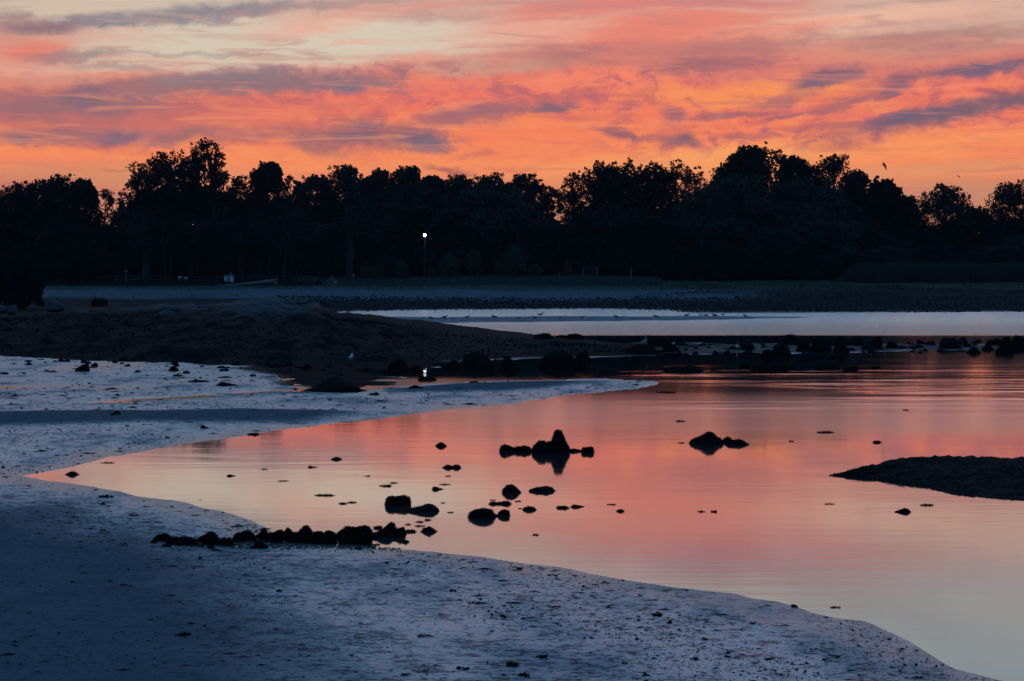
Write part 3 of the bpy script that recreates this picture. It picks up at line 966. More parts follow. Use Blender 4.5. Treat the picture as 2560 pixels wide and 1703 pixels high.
# --- the row of weedy stones on the shore edge
ROW = [(382, 1358, 20, 6, 'peak', "tiny outlying stone at the inland end of the shoreline row"),
       (404, 1353, 42, 16, 'round', "shaggy stone second from the inland end of the shoreline row"),
       (450, 1363, 78, 21, 'flat', "long low weedy stone on the sand at the inland part of the row"),
       (522, 1356, 54, 25, 'hump', "tall rounded stone standing apart before the gap in the row"),
       (559, 1363, 30, 13, 'wedgel', "sloping stone at the foot of the tall rounded stone before the gap"),
       (526, 1363, 38, 15, 'flat', "low lump in front of the tall rounded stone before the gap"),
       (609, 1353, 52, 24, 'round', "bristly stone just after the gap in the row"),
       (650, 1346, 38, 20, 'wedge', "slanting stone after the bristly stone in the row"),
       (676, 1355, 46, 22, 'round', "squat stone in front of the slanting stone in the row"),
       (694, 1351, 36, 25, 'round', "hump near the middle of the shoreline row"),
       (725, 1341, 30, 21, 'wedgel', "pointed weedy stone behind the middle of the row"),
       (761, 1346, 46, 29, 'hump', "highest weedy stone of the shoreline row"),
       (747, 1357, 60, 25, 'flat', "broad stone in front of the highest stone of the row"),
       (795, 1353, 36, 24, 'round', "rounded stone beside the highest stone of the row"),
       (810, 1359, 60, 16, 'flat', "long flat stone at the front of the row, on the gravel"),
       (824, 1346, 28, 18, 'round', "dark stone behind the long flat front stone"),
       (852, 1341, 30, 19, 'wedge', "small slanting stone at the waterline behind the row"),
       (874, 1357, 54, 24, 'flat', "bulky stone where the row meets the water"),
       (887, 1341, 28, 18, 'wedge', "pointed stone above the bulky stone at the water"),
       (894, 1328, 64, 15, 'lumps', "long low stone lying in the water behind the row"),
       (945, 1321, 21, 7, 'flat', "small flat stone between the long low stone and the fin-like stone"),
       (971, 1328, 34, 21, 'wedge', "fin-like stone with a sharp upright end at the row's outer part"),
       (948, 1343, 76, 19, 'wedge', "long rock under the fin-like stone"),
       (993, 1339, 32, 13, 'wedgel', "low stone at the outer end of the row below the fin-like stone"),
       (911, 1361, 32, 20, 'block', "squarish stone at the sand edge under the long rock"),
       (648, 1371, 40, 14, 'peak', "smooth stone half buried in gravel in front of the row"),
       (528, 1372, 20, 5, 'round', "pebble-like stone in gravel before the gap in the row"),
       (414, 1367, 20, 6, 'flat', "little flat stone on the sand before the long low weedy stone"),
       (898, 1373, 22, 5, 'peak', "small stone on wet sand below the squarish stone"),
       (940, 1363, 16, 2.5, 'round', "smooth small stone at the pool's edge beyond the squarish stone")]
for x, y, w, h, pr, lb in ROW:
    R("rock", lb, x, y, w * 1.12, h * 1.12, pr, 1.3 if h > 9 else .6, .7, group="row of weedy stones on the sand edge")

rq = np.random.default_rng(77)
for k in range(46):
    x = rq.uniform(500, 1000)
    y = np.interp(x, [500, 620, 760, 900, 1000], [1361, 1355, 1353, 1347, 1336]) + rq.normal(0, 5)
    w = rq.uniform(12, 34)
    R("stone", "small weedy stone packed among the bigger stones of the sand-edge row", x, y, w, w * rq.uniform(.35, .65), ['lumps', 'flat', 'wedge', 'wedgel', 'hump'][k % 5], 1.0, .8, None, 'stone', "small stones packed into the row on the sand edge")

# --- boulders of the middle water
MIDR = [(1192, 948, 84, 66, 'round', "big round boulder behind the middle of the sand spit"),
        (1395, 946, 100, 70, 'round', "biggest round boulder behind the spit, nearest the spit's point"),
        (1457, 932, 38, 56, 'block', "block leaning on the biggest round boulder"),
        (1272, 942, 52, 41, 'peak', "cone-shaped boulder between the two big round boulders"),
        (1266, 912, 26, 22, 'round', "small boulder peeping over the cone-shaped boulder"),
        (996, 952, 62, 52, 'round', "dark boulder at the near end of the dark water, by the domed hump"),
        (1039, 936, 32, 24, 'peak', "small peaked boulder between the dark boulder and the big round boulder"),
        (1066, 957, 46, 15, 'block', "flat block lying where the spit meets the dark water"),
        (1134, 932, 38, 32, 'peak', "peaked boulder touching the big round boulder"),
        (822, 979, 168, 45, 'tail', "broad domed hump with a long tail on the sand flat"),
        (766, 925, 20, 15, 'block', "squarish stone standing on the puddled flat under the ledge"),
        (1039, 971, 36, 8, 'peak', "dark flat stone on the spit's dry crest, closer to land"),
        (1185, 958, 26, 4, 'flat', "thin stone on the spit's dry crest under the big round boulder"),
        (935, 988, 26, 5, 'flat', "thin stone where the spit joins the flat"),
        (1710, 941, 104, 29, 'flat', "long flat-topped boulder off the point of the spit"),
        (1862, 926, 27, 15, 'round', "round stone off the spit, beyond the long flat-topped boulder"),
        (1905, 931, 60, 22, 'lumps', "lumpy boulder between the round stone and the wide low boulder"),
        (1953, 932, 66, 21, 'flat', "flat boulder in the lumpy cluster of the middle water"),
        (1922, 936, 46, 12, 'flat', "low front stone of the lumpy cluster of the middle water"),
        (2071, 906, 122, 28, 'flat', "wide low boulder in the middle water, the widest of all there"),
        (2068, 926, 76, 12, 'lumps', "flat row of stone below the wide low boulder"),
        (2127, 926, 40, 9, 'flat', "thin stone beside the flat row below the wide low boulder"),
        (2190, 922, 28, 5, 'flat', "lone flat stone in the orange ripples past the wide low boulder"),
        (1360, 861, 66, 28, 'round', "smooth hump on the dark causeway beyond the biggest boulder"),
        (1438, 859, 52, 26, 'round', "second smooth hump on the causeway"),
        (1402, 852, 28, 16, 'round', "small hump between the two smooth humps of the causeway"),
        (1313, 854, 28, 14, 'peak', "small stone before the first smooth hump of the causeway"),
        (1284, 858, 22, 12, 'peak', "small peaked stone where the causeway leaves the ledge"),
        (1651, 869, 68, 30, 'round', "domed boulder behind the white egret"),
        (1605, 886, 82, 26, 'round', "wide weedy boulder at the white egret's feet"),
        (1678, 881, 46, 19, 'round', "boulder in front of the domed boulder by the egret"),
        (1832, 875, 19, 13, 'peak', "small stone beside the little pale bird of the causeway"),
        (1868, 877, 40, 21, 'round', "boulder next to the little pale bird of the causeway"),
        (1976, 865, 46, 29, 'round', "first boulder of the long causeway pile"),
        (2012, 881, 40, 31, 'round', "squat boulder in the causeway pile"),
        (2054, 881, 56, 35, 'round', "highest boulder of the causeway pile"),
        (2106, 866, 42, 25, 'round', "rear boulder of the causeway pile beside the highest"),
        (2104, 883, 40, 27, 'block', "squared boulder at the front of the causeway pile"),
        (1956, 886, 50, 22, 'flat', "low front boulder at the start of the causeway pile"),
        (1922, 893, 33, 18, 'round', "round boulder in water at the start of the causeway pile"),
        (2146, 866, 28, 24, 'round', "rounded boulder after the squared boulder of the pile"),
        (2194, 863, 24, 21, 'round', "rounded boulder near the end of the causeway pile"),
        (2180, 876, 58, 25, 'lumps', "lumpy front boulder near the end of the causeway pile"),
        (2231, 873, 32, 22, 'round', "last round boulder of the causeway pile"),
        (2281, 866, 14, 10, 'peak', "little pointed stone between the pile and the turtle-shaped boulder"),
        (2315, 865, 54, 12, 'lumps', "strip of low stone before the turtle-shaped boulder"),
        (2376, 873, 62, 28, 'round', "turtle-shaped boulder beside the dark heron"),
        (2313, 877, 13, 4, 'flat', "tiny stone in the water before the turtle-shaped boulder"),
        (2349, 879, 13, 5, 'round', "round pebble in the water under the turtle-shaped boulder"),
        (2404, 879, 19, 4, 'flat', "flat pebble in the water between turtle-shaped boulder and the heron's stone"),
        (2436, 884, 38, 19, 'peak', "peaked stone in the water just under the dark heron"),
        (2476, 864, 20, 14, 'round', "small rounded stone after the dark heron"),
        (2495, 864, 22, 19, 'round', "rounded stone second after the dark heron"),
        (2518, 866, 27, 23, 'round', "rounded stone third after the dark heron"),
        (2549, 868, 40, 30, 'round', "largest boulder at the outer end of the causeway"),
        (2514, 887, 46, 27, 'block', "square-faced boulder in the water at the causeway's outer end"),
        (2470, 876, 30, 13, 'flat', "flat stone linking the heron's stone and the square-faced boulder"),
        (2546, 879, 40, 20, 'round', "dark boulder behind the square-faced boulder"),
        (2610, 876, 60, 30, 'round', "boulder of the causeway just past the square-faced boulder")]
CALM = {1192, 1395, 1457, 1272, 996, 1039, 1134, 1710, 1862, 1905, 1953, 1922, 2071, 2068, 1066}
for x, y, w, h, pr, lb in MIDR:
    if x in CALM and y > 900 and 'spit\'s dry' not in lb:
        y, h = y - h * .40, h * .60
    R("boulder" if w > 30 else "rock", lb, x, y, w, h, pr, .9, .8, 0.0 if lb.find('spit') < 0 and lb.find('flat under') < 0 and lb.find('sand flat') < 0 else None, group="boulders in the middle water")

# --- stones on the blue sand flats
FLATS = [(205, 929, 36, 17, 'round', "round boulder alone on the wet flat under the ledge"),
         (116, 929, 14, 4, 'peak', "small stone inland of the round boulder on the wet flat"),
         (131, 931, 22, 3, 'flat', "flat scrap beside the small stone on the wet flat"),
         (433, 928, 24, 12, 'round', "dark stone on the wet flat under the ledge's middle"),
         (344, 931, 16, 5, 'peak', "little stone between the round boulder and the dark stone of the flat"),
         (444, 941, 26, 4, 'flat', "flat stone below the dark stone of the flat"),
         (496, 955, 56, 4, 'flat', "long thin stone lying on the wet flat"),
         (567, 965, 56, 11, 'wedgel', "wedge-like stone on the wet flat, between the thin stone and the hump"),
         (632, 941, 15, 5, 'flat', "small stone on the wet flat before the domed hump"),
         (291, 1036, 22, 9, 'peak', "dark stone perched on the dry sand band"),
         (510, 1071, 22, 9, 'wedgel', "dark stone on the sand just under the dry band"),
         (634, 1087, 34, 4, 'flat', "flat weedy stone at the spit's waterline"),
         (8, 935, 22, 3, 'flat', "flat stone at the inland end of the wet flat"),
         (92, 1181, 9, 5, 'peak', "tiny dark stone at the tip of the pool"),
         (318, 1066, 10, 3, 'flat', "tiny stone on the dry band by the perched stone"),
         (466, 934, 18, 6, 'round', "small stone by the weedy patch of the wet flat"),
         (560, 928, 26, 7, 'lumps', "weedy lump under the ledge's foot"),
         (690, 918, 30, 10, 'flat', "dark lump at the foot of the ledge by the squarish stone"),
         (720, 916, 24, 8, 'round', "round lump at the foot of the ledge by the squarish stone")]
for x, y, w, h, pr, lb in FLATS:
    R("rock", lb, x, y, w, h, pr, .8, .8, group="stones on the wet sand flats")

# small stones scattered over the causeway: nothing tells them apart
rs = np.random.default_rng(5)
k = 0
while k < 150:
    x = rs.uniform(1210, 2540); y = rs.uniform(853, 886)
    w = rs.uniform(7, 17) if k < 95 else rs.uniform(13, 30)
    if k >= 95:
        x = rs.uniform(1640, 2540)
    if x < 1480 and y < 862:
        continue
    R("stone", "small dark stone among the boulders of the causeway", x, y, w, w * rs.uniform(.3, .6), 'round', 0, .8, 0.0, 'stone', "small stones of the causeway")
    k += 1
for k in range(40):
    x = rs.uniform(-50, 760); y = rs.uniform(910, 990)
    w = rs.uniform(5, 13)
    R("stone", "small dark stone lying on the puddled flat", x, y, w, w * rs.uniform(.2, .45), 'round', 0, .8, None, 'stone', "small stones of the puddled flat")

for k in range(70):
    x = rs.uniform(60, 1000); y = 897 + 22 * rs.random() ** 1.3 + max(0, (x - 480)) * .035
    w = rs.uniform(8, 24)
    R("stone", "small weedy stone at the foot of the long dark ledge", x, y, w, w * rs.uniform(.25, .5), 'round', 0, .8, None, 'stone', "small stones at the ledge's foot")

# ------------------------------------------------------------------ ledges
def ledge_material():
    m, g = new_mat("ledge_rock")
    geo = g.n('ShaderNodeNewGeometry')
    sep = g.n('ShaderNodeSeparateXYZ'); g.link(geo.outputs['Position'], sep.inputs[0])
    n1 = g.noise(geo.outputs['Position'], .5, 6, .6)
    n2 = g.noise(geo.outputs['Position'], 3.0, 6, .65)
    t = g.math('MULTIPLY_ADD', n1.outputs['Fac'], 1.6, sep.outputs[2])
    pale = g.maprange(t, 2.35, 3.0)
    weed = g.mix(n2.outputs['Fac'], (.0015, .002, .0028, 1), (.005, .007, .009, 1))
    rockc = g.mix(n2.outputs['Fac'], (.018, .020, .022, 1), (.080, .084, .088, 1))
    p = g.n('ShaderNodeBsdfPrincipled')
    g.link(g.mix(pale, weed, rockc), p.inputs['Base Color'])
    p.inputs['Roughness'].default_value = .75
    p.inputs['Specular IOR Level'].default_value = .02
    b = g.n('ShaderNodeBump'); b.inputs['Distance'].default_value = .16
    g.link(n2.outputs['Fac'], b.inputs['Height'])
    g.link(b.outputs[0], p.inputs['Normal'])
    finish(g, p.outputs[0])
    return m


M_LEDGE = ledge_material()


def build_ledge():
    sil = [(-700, 800), (-200, 795), (0, 792), (80, 780), (180, 775), (300, 772), (420, 765), (520, 760), (580, 757), (620, 752), (680, 747), (740, 750), (785, 758),
           (815, 772), (850, 784), (900, 790), (960, 794), (1010, 806), (1060, 816), (1110, 828), (1180, 836), (1260, 843), (1350, 848), (1450, 854), (1560, 860), (1660, 870)]
    front = [(-700, 884), (0, 892), (200, 903), (480, 908), (700, 915), (850, 916), (1000, 914), (1150, 908), (1300, 899), (1420, 894), (1560, 889), (1660, 884)]
    RID = 148.0
    pxs = np.linspace(-700, 1660, 470)
    ys_sil = np.interp(pxs, [s[0] for s in sil], [s[1] for s in sil]) + (vnoise(pxs / 40, pxs * 0, 3) * 10 + vnoise(pxs / 13, pxs * 0, 4) * 6) * np.clip((1250 - pxs) / 400, .2, 1)
    rid0 = np.interp(pxs, [-700, 900, 1080, 1200, 1350, 1660], [RID, RID, 141, 133, 124, 116])
    zr = np.array([Q(x, y, q)[2] for x, y, q in zip(pxs, ys_sil, rid0)])
    zr = np.maximum(zr, .02)
    Df = np.array([P(x, y)[1] for x, y in zip(pxs, np.interp(pxs, [s[0] for s in front], [s[1] for s in front]))])
    tt = np.concatenate([np.linspace(-.06, 1, 150), np.linspace(1.02, 1.7, 26)])
    TT, UU = np.meshgrid(tt, (pxs - CX) / F, indexing='ij')
    DF = np.broadcast_to(Df, TT.shape); ZR = np.broadcast_to(zr, TT.shape)
    RD0 = np.broadcast_to(rid0, TT.shape)
    Y = DF + (RD0 - DF) * TT
    X = UU * Y
    # height chosen so nothing in front of the ridge line rises over it
    up = np.clip(TT, 0, 1)
    body = ZR * (0.30 * sstep(0, .18, up) + 0.70 * up ** 1.2)
    back = ZR * (1 - .55 * sstep(1.0, 1.7, TT))
    Z = np.where(TT <= 1, body, back)
    nz = fbm(X / 6, Y / 6, 50, 4) * .55 + fbm(X / 1.5, Y / 2.2, 51, 3) * .24
    nz = nz + np.maximum(0, fbm(X / .9, Y / 1.3, 54, 3)) * .35
    # slabs: terraces
    ter = np.abs(fbm(X / 9, Y / 5, 52, 3)) * .5
    Z = Z + (nz - ter) * sstep(-.05, .12, TT) * np.clip(ZR, .12, 1.0) * np.where(TT > .9, .25, 1)
    Z = np.where(TT < 0, -.12, Z)
    mask = np.minimum(1, (1660 - pxs) / 200)[None, :]
    Z = Z * np.clip(mask, .0, 1) - .06 * (1 - np.clip(mask, 0, 1))
    o = obj("rock_ledge", grid_mesh("rock_ledge", X, Y, Z), M_LEDGE)
    tag(o, "long dark seaweed-covered ledge with a pale bare crest sloping into the water", "rock ledge")
    rr = np.random.default_rng(9)
    n = 9000
    i = rr.integers(2, 145, n); j = rr.integers(5, 460, n)
    base = np.stack([X[i, j], Y[i, j], Z[i, j]], 1)
    base[:, :2] += rr.normal(0, .2, (n, 2))
    keep = (base[:, 2] > 0.0) & (base[:, 2] < 1.5)
    base = base[keep]; n = len(base)
    L = rr.uniform(.06, .22, (n, 1))
    d = rr.normal(0, 1, (n, 3)); d[:, 2] = np.abs(d[:, 2]) * .35; d /= np.linalg.norm(d, axis=1, keepdims=True)
    s = np.cross(d, rr.normal(0, 1, (n, 3))); s /= np.linalg.norm(s, axis=1, keepdims=True)
    q = np.stack([base - s * L * .3, base + d * L * .5 - s * L * .3, base + d * L, base + d * L * .5 + s * L * .3], 1)
    wd = obj("seaweed", mesh_quads("seaweed", q), M_WEED, o)
    wd['kind'] = 'stuff'
    # boulders on the ledge crest
    for (x, y, w, h, pr, lb) in [(136, 771, 54, 22, 'round', "pale rounded boulder on the ledge crest beside the leafy bush"),
                                 (28, 779, 28, 20, 'block', "square block on the ledge crest under the leafy bush"),
                                 (8, 777, 30, 16, 'round', "pale boulder behind the square block under the leafy bush"),
                                 (700, 764, 110, 17, 'flat', "pale smooth slab on top of the ledge's highest part"),
                                 (632, 768, 90, 13, 'round', "pale slab lower on the ledge crest beside the smooth slab"),
                                 (756, 757, 34, 8, 'block', "dark flat stone at the seaward end of the ledge crest"),
                                 (430, 771, 70, 8, 'flat', "low pale slab on the middle of the ledge crest"),
                                 (520, 770, 60, 9, 'lumps', "cracked pale slab between the low slab and the higher slabs")]:
        p = Q(x, y, RID - 3)
        k = p[1] / F
        me, pts = rock_mesh("boulder", w * k, h * k, max(w * k * .5, 1.0), pr, int(x), 4 if w > 40 else 3, .09)
        ob = obj("boulder", me, M_PALE, None, p)
        tag(ob, lb, "boulder", "pale rocks on the ledge crest")
    # the low ledge in the pool
    sil = [(2040, 1190), (2085, 1186), (2130, 1176), (2190, 1162), (2230, 1150), (2258, 1143), (2300, 1145), (2360, 1142), (2420, 1147), (2480, 1149), (2560, 1146), (2700, 1150), (2900, 1165), (3100, 1190)]
    front = [(2040, 1191), (2085, 1190), (2200, 1202), (2300, 1219), (2400, 1238), (2480, 1246), (2560, 1253), (2750, 1262), (2900, 1250), (3100, 1195)]
    pxs = np.linspace(2076, 3100, 300)
    fy = np.interp(pxs, [s[0] for s in front], [s[1] for s in front])
    sy = np.interp(pxs, [s[0] for s in sil], [s[1] for s in sil]) + vnoise(pxs / 12, pxs * 0, 6) * 5 * np.clip((pxs - 2085) / 100, 0, 1)
    Dfr = np.array([P(x, y)[1] for x, y in zip(pxs, fy)])
    rid = Dfr + .12 + (np.maximum(46.9 - Dfr, .6)) * np.clip((pxs - 2076) / 120, 0, 1)
    zr = np.maximum(np.array([Q(x, y, r)[2] for x, y, r in zip(pxs, sy, rid)]), .0)
    tt = np.concatenate([np.linspace(-.1, 1, 110), np.linspace(1.03, 1.6, 20)])
    TT, UU = np.meshgrid(tt, (pxs - CX) / F, indexing='ij')
    DF = np.broadcast_to(Dfr, TT.shape); ZR = np.broadcast_to(zr, TT.shape); RD = np.broadcast_to(rid, TT.shape)
    Y = DF + (RD - DF) * TT
    X = UU * Y
    Z = np.where(TT <= 1, ZR * np.clip(TT, 0, 1) ** .9, ZR * (1 - sstep(1, 1.6, TT) * 1.2))
    Z = Z + (fbm(X / .8, Y / .8, 60, 4) * .10 + fbm(X / .2, Y / .25, 61, 2) * .05) * np.clip(ZR * 4, 0, 1) * sstep(-.05, .15, TT) * np.where(TT > .92, .55, 1)
    Z = np.where(TT < 0, -.05, Z)
    o = obj("rock_ledge", grid_mesh("rock_ledge", X, Y, Z), M_SHELF)
    tag(o, "low dark weedy ledge reaching into the pale orange pool from the picture's edge", "rock ledge")
    n = 16000
    i = rr.integers(1, 112, n); j = rr.integers(3, 297, n)
    base = np.stack([X[i, j], Y[i, j], Z[i, j]], 1); base[:, :2] += rr.normal(0, .04, (n, 2))
    L = rr.uniform(.015, .045, (n, 1))
    d = rr.normal(0, 1, (n, 3)); d[:, 2] = np.abs(d[:, 2]) * .4; d /= np.linalg.norm(d, axis=1, keepdims=True)
    s = np.cross(d, rr.normal(0, 1, (n, 3))); s /= np.linalg.norm(s, axis=1, keepdims=True)
    q = np.stack([base - s * L * .3, base + d * L * .5 - s * L * .3, base + d * L, base + d * L * .5 + s * L * .3], 1)
    q = q[(base[:, 2] > -.03) & (rr.random(n) < .35 + .65 * (vnoise(base[:, 0] / .6, base[:, 1] / .6, 77) > 0))]
    wd = obj("seaweed", mesh_quads("seaweed", q), M_WEED, o)
    wd['kind'] = 'stuff'


build_ledge()


# ------------------------------------------------------------------ sand litter
def scatter_ground(n, fn, rr):
    P_ = []
    while len(P_) < n:
        x, y = fn(rr)
        P_.append(P(x, y)[:2])
    A = np.array(P_)
    z, dry = terrain(A[:, 0], A[:, 1])[:2]
    keep = z > .004
    return A[keep], z[keep], dry[keep]


def build_litter():
    rr = np.random.default_rng(13)
    def fn(r):
        if r.random() < .62:
            return r.uniform(-60, 2500), 1703 - 420 * r.random() ** 1.1 + 30
        return r.uniform(-60, 1600), r.uniform(905, 1330)
    A, z, dry = scatter_ground(70000, fn, rr)
    keep = rr.random(len(A)) > dry * .82
    keep &= rr.random(len(A)) < np.clip(.35 + 2.2 * fbm(A[:, 0] / 1.6, A[:, 1] / 4.0, 81, 3), .06, 1)
    A, z = A[keep], z[keep]
    n = len(A)
    s = rr.lognormal(-.5, .65, n)[:, None] * .012 * np.clip(A[:, 1:2] / 32.0, .7, 2.6)
    ang = rr.uniform(0, 2 * math.pi, n)
    a = np.stack([np.cos(ang), np.sin(ang), np.zeros(n)], 1); b = np.stack([-np.sin(ang), np.cos(ang), np.zeros(n)], 1)
    c = np.concatenate([A, z[:, None] + .0], 1)
    el = rr.uniform(.35, 1.2, (n, 1))
    apex = c + np.array([0, 0, 1]) * s * rr.uniform(.3, .9, (n, 1)) + a * s * rr.normal(0, .3, (n, 1))
    q = [c + a * s * 1.3, c + b * s * el, c - a * s * 1.1, c - b * s * el]
    tris = np.concatenate([np.stack([q[i], q[(i + 1) % 4], apex], 1) for i in range(4)])
    o = obj("seaweed_fragments", mesh_quads("seaweed_fragments", tris, 3), M_WEED)
    o['kind'] = 'stuff'
    # added thin dark strips that stand in for the shade of sand ripples
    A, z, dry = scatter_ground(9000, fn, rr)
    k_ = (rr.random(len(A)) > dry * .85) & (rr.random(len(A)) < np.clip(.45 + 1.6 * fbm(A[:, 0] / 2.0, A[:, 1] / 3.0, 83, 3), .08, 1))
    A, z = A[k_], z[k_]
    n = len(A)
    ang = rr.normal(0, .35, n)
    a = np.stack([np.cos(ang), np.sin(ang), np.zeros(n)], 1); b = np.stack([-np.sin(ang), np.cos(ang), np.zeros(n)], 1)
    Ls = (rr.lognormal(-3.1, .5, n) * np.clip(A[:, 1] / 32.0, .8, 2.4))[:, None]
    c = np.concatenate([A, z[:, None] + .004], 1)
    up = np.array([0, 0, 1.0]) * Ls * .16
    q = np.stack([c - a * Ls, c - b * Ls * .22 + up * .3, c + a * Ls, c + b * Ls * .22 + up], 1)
    o = obj("ripple_shade_strips", mesh_quads("ripple_shade_strips", q), M_WEED)
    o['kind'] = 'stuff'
    # single clumps
    cl = [(1281, 1664, 50), (1309, 1690, 42), (1357, 1645, 36), (1164, 1674, 30), (1642, 1540, 40), (1437, 1440, 18), (1510, 1453, 12), (459, 1590, 48),
          (308, 1465, 26), (277, 1455, 22), (267, 1243, 46), (451, 1507, 18), (738, 1492, 16), (2291, 1627, 16), (1985, 1517, 28), (985, 1437, 12), (988, 1425, 14),
          (1032, 1434, 9), (1062, 1405, 16), (1300, 1424, 26), (1130, 1480, 28), (1200, 1500, 20), (1320, 1465, 12), (640, 1550, 20), (330, 1660, 16), (84, 1540, 12),
          (1050, 1592, 26), (1480, 1598, 22), (1760, 1600, 24), (1880, 1560, 26), (1560, 1660, 26), (1740, 1650, 30), (1920, 1650, 24), (2060, 1650, 22), (900, 1560, 16), (840, 1408, 14),
          (690, 1575, 18), (560, 1610, 14), (210, 1605, 10), (130, 1277, 18), (75, 1215, 14), (430, 1268, 16), (500, 1250, 8), (240, 1225, 16), (60, 1136, 14), (300, 1122, 14), (420, 1094, 20), (380, 1087, 12),
          (880, 1640, 18), (1010, 1690, 28), (1230, 1580, 20), (1390, 1560, 18), (1260, 1545, 22), (1600, 1490, 18), (1700, 1540, 16), (2150, 1690, 22)]
    CLN = {(1281, 1664): "widest ragged seaweed clump, on the dark hollow at the picture's bottom middle",
           (1309, 1690): "seaweed clump just under the widest clump, almost at the bottom edge",
           (1357, 1645): "seaweed clump up and beside the widest clump",
           (1164, 1674): "seaweed clump beside the widest clump, towards the dark dry sand",
           (1642, 1540): "single large seaweed clump midway between the bottom clumps and the pool edge",
           (459, 1590): "spread seaweed clump lying alone on the dark dry sand",
           (308, 1465): "larger of two seaweed clumps side by side on the upper dark dry sand",
           (277, 1455): "smaller of two seaweed clumps side by side on the upper dark dry sand",
           (267, 1243): "flat seaweed clump on the bright sand below the pool's inland tip",
           (1985, 1517): "seaweed clump on the waterline of the pale pool's lower shore",
           (2291, 1627): "small seaweed clump in the shallows at the pale pool's outer shore",
           (1510, 1453): "tiny dark clump hard by the pool edge, on the sand before its bend",
           (738, 1492): "little seaweed clump on the sheen between dark dry sand and bright sand"}
    for i, (x, y, w) in enumerate(cl):
        p = P(x, y); zz = ground_z(p[0], p[1]); p = P(x, y, max(zz, 0))
        kx = p[1] / F
        r = np.random.default_rng(200 + i)
        w = w * .8
        m = int(22 + w * 1.2)
        t = np.clip(r.normal(0, .22, (m, 2)), -.34, .34) * w * kx * np.array([1, 1.5])
        base = np.concatenate([t, r.uniform(0, .012, (m, 1))], 1)
        L = r.uniform(.5, 1.3, (m, 1)) * min(.045, w * kx * .20)
        d = r.normal(0, 1, (m, 3)); d[:, 2] = np.abs(d[:, 2]) * .5; d /= np.linalg.norm(d, axis=1, keepdims=True)
        s = np.cross(d, r.normal(0, 1, (m, 3))); s /= np.linalg.norm(s, axis=1, keepdims=True)
        q = np.stack([base - s * L * .4, base + d * L * .5 - s * L * .5, base + d * L * 1.1, base + d * L * .5 + s * L * .5], 1)
        o = obj("seaweed_clump", mesh_quads("seaweed_clump", q), M_WEED, None, p)
        tag(o, CLN.get((x, y), "small ragged clump of dark seaweed stranded on the wet sand"), "seaweed", "seaweed clumps stranded on the sand")
    # gravel under the row of stones, pebbles of the far shore
    def pebbles(name, pts, z, size, mat):
        n = len(pts)
        c = np.concatenate([pts, z[:, None]], 1)
        s = size
        ax = [np.array(v, float) for v in ((1, 0, 0), (0, 1, 0), (-1, 0, 0), (0, -1, 0))]
        jit = rr.uniform(.6, 1.2, (n, 5, 1))
        ang = rr.uniform(0, 6.28, n)
        ca, sa = np.cos(ang), np.sin(ang)
        rim = []
        for i, v in enumerate(ax):
            w = np.stack([v[0] * ca - v[1] * sa, v[0] * sa + v[1] * ca, np.zeros(n)], 1)
            rim.append(c + w * s[:, None] * jit[:, i])
        top = c + np.array([0, 0, 1]) * s[:, None] * .75 * jit[:, 4]
        tr = np.concatenate([np.stack([rim[i], rim[(i + 1) % 4], top], 1) for i in range(4)])
        o = obj(name, mesh_quads(name, tr, 3), mat)
        o['kind'] = 'stuff'
    m_brown = simple("brown_gravel", (.035, .024, .018), (.09, .065, .05), .8, 20, 0, .2)
    n = 2600
    x = rr.uniform(420, 1000, n); y = rr.normal(1364, 6.5, n)
    A = np.array([P(a, b)[:2] for a, b in zip(x, y)])
    z = terrain(A[:, 0], A[:, 1])[0]
    k_ = z > -.01
    pebbles("gravel", A[k_], z[k_], rr.uniform(.012, .03, k_.sum()), m_brown)
    m_peb = simple("shore_pebbles", (.008, .008, .009), (.034, .034, .034), .9, 3, 0, .03)
    n = 16000
    D = rr.uniform(214, 262, n); u = rr.uniform(-.12, .30, n)
    A = np.stack([u * D, D], 1)
    z = terrain(A[:, 0], A[:, 1])[0]
    k_ = z > -.05
    pebbles("pebbles", A[k_], z[k_], rr.lognormal(-2.1, .45, k_.sum()), m_peb)
    n = 3500
    D = rr.uniform(255, 300, n); u = rr.uniform(-.28, .30, n)
    A = np.stack([u * D, D], 1)
    z = terrain(A[:, 0], A[:, 1])[0]
    dens = (u > .06) | (rr.random(n) < .25)
    pebbles("beach_litter", A[dens], z[dens], rr.lognormal(-2.2, .4, dens.sum()), m_peb)


build_litter()


# ------------------------------------------------------------------ trees
def leaf_cloud(C, Rd, per, size, r, up_bias=0.0):
    """C: (N,3) clump centres, Rd: (N,) radii; per leaves each"""
    N = len(C)
    c = np.repeat(C, per, 0); rad = np.repeat(Rd, per)
    d = r.normal(0, 1, (N * per, 3)); d /= np.linalg.norm(d, axis=1, keepdims=True)
    rr_ = r.random(N * per) ** .5 * np.where(r.random(N * per) < .22, r.uniform(1.0, 1.6, N * per), 1.0)
    p = c + d * (rad * rr_)[:, None]
    a = r.normal(0, 1, (N * per, 3)); a /= np.linalg.norm(a, axis=1, keepdims=True)
    b = np.cross(a, r.normal(0, 1, (N * per, 3))); b /= np.linalg.norm(b, axis=1, keepdims=True)
    s = (size * r.uniform(.6, 1.3, N * per))[:, None]
    return np.stack([p - a * s * .6, p - b * s * .38, p + a * s * .6, p + b * s * .38], 1)


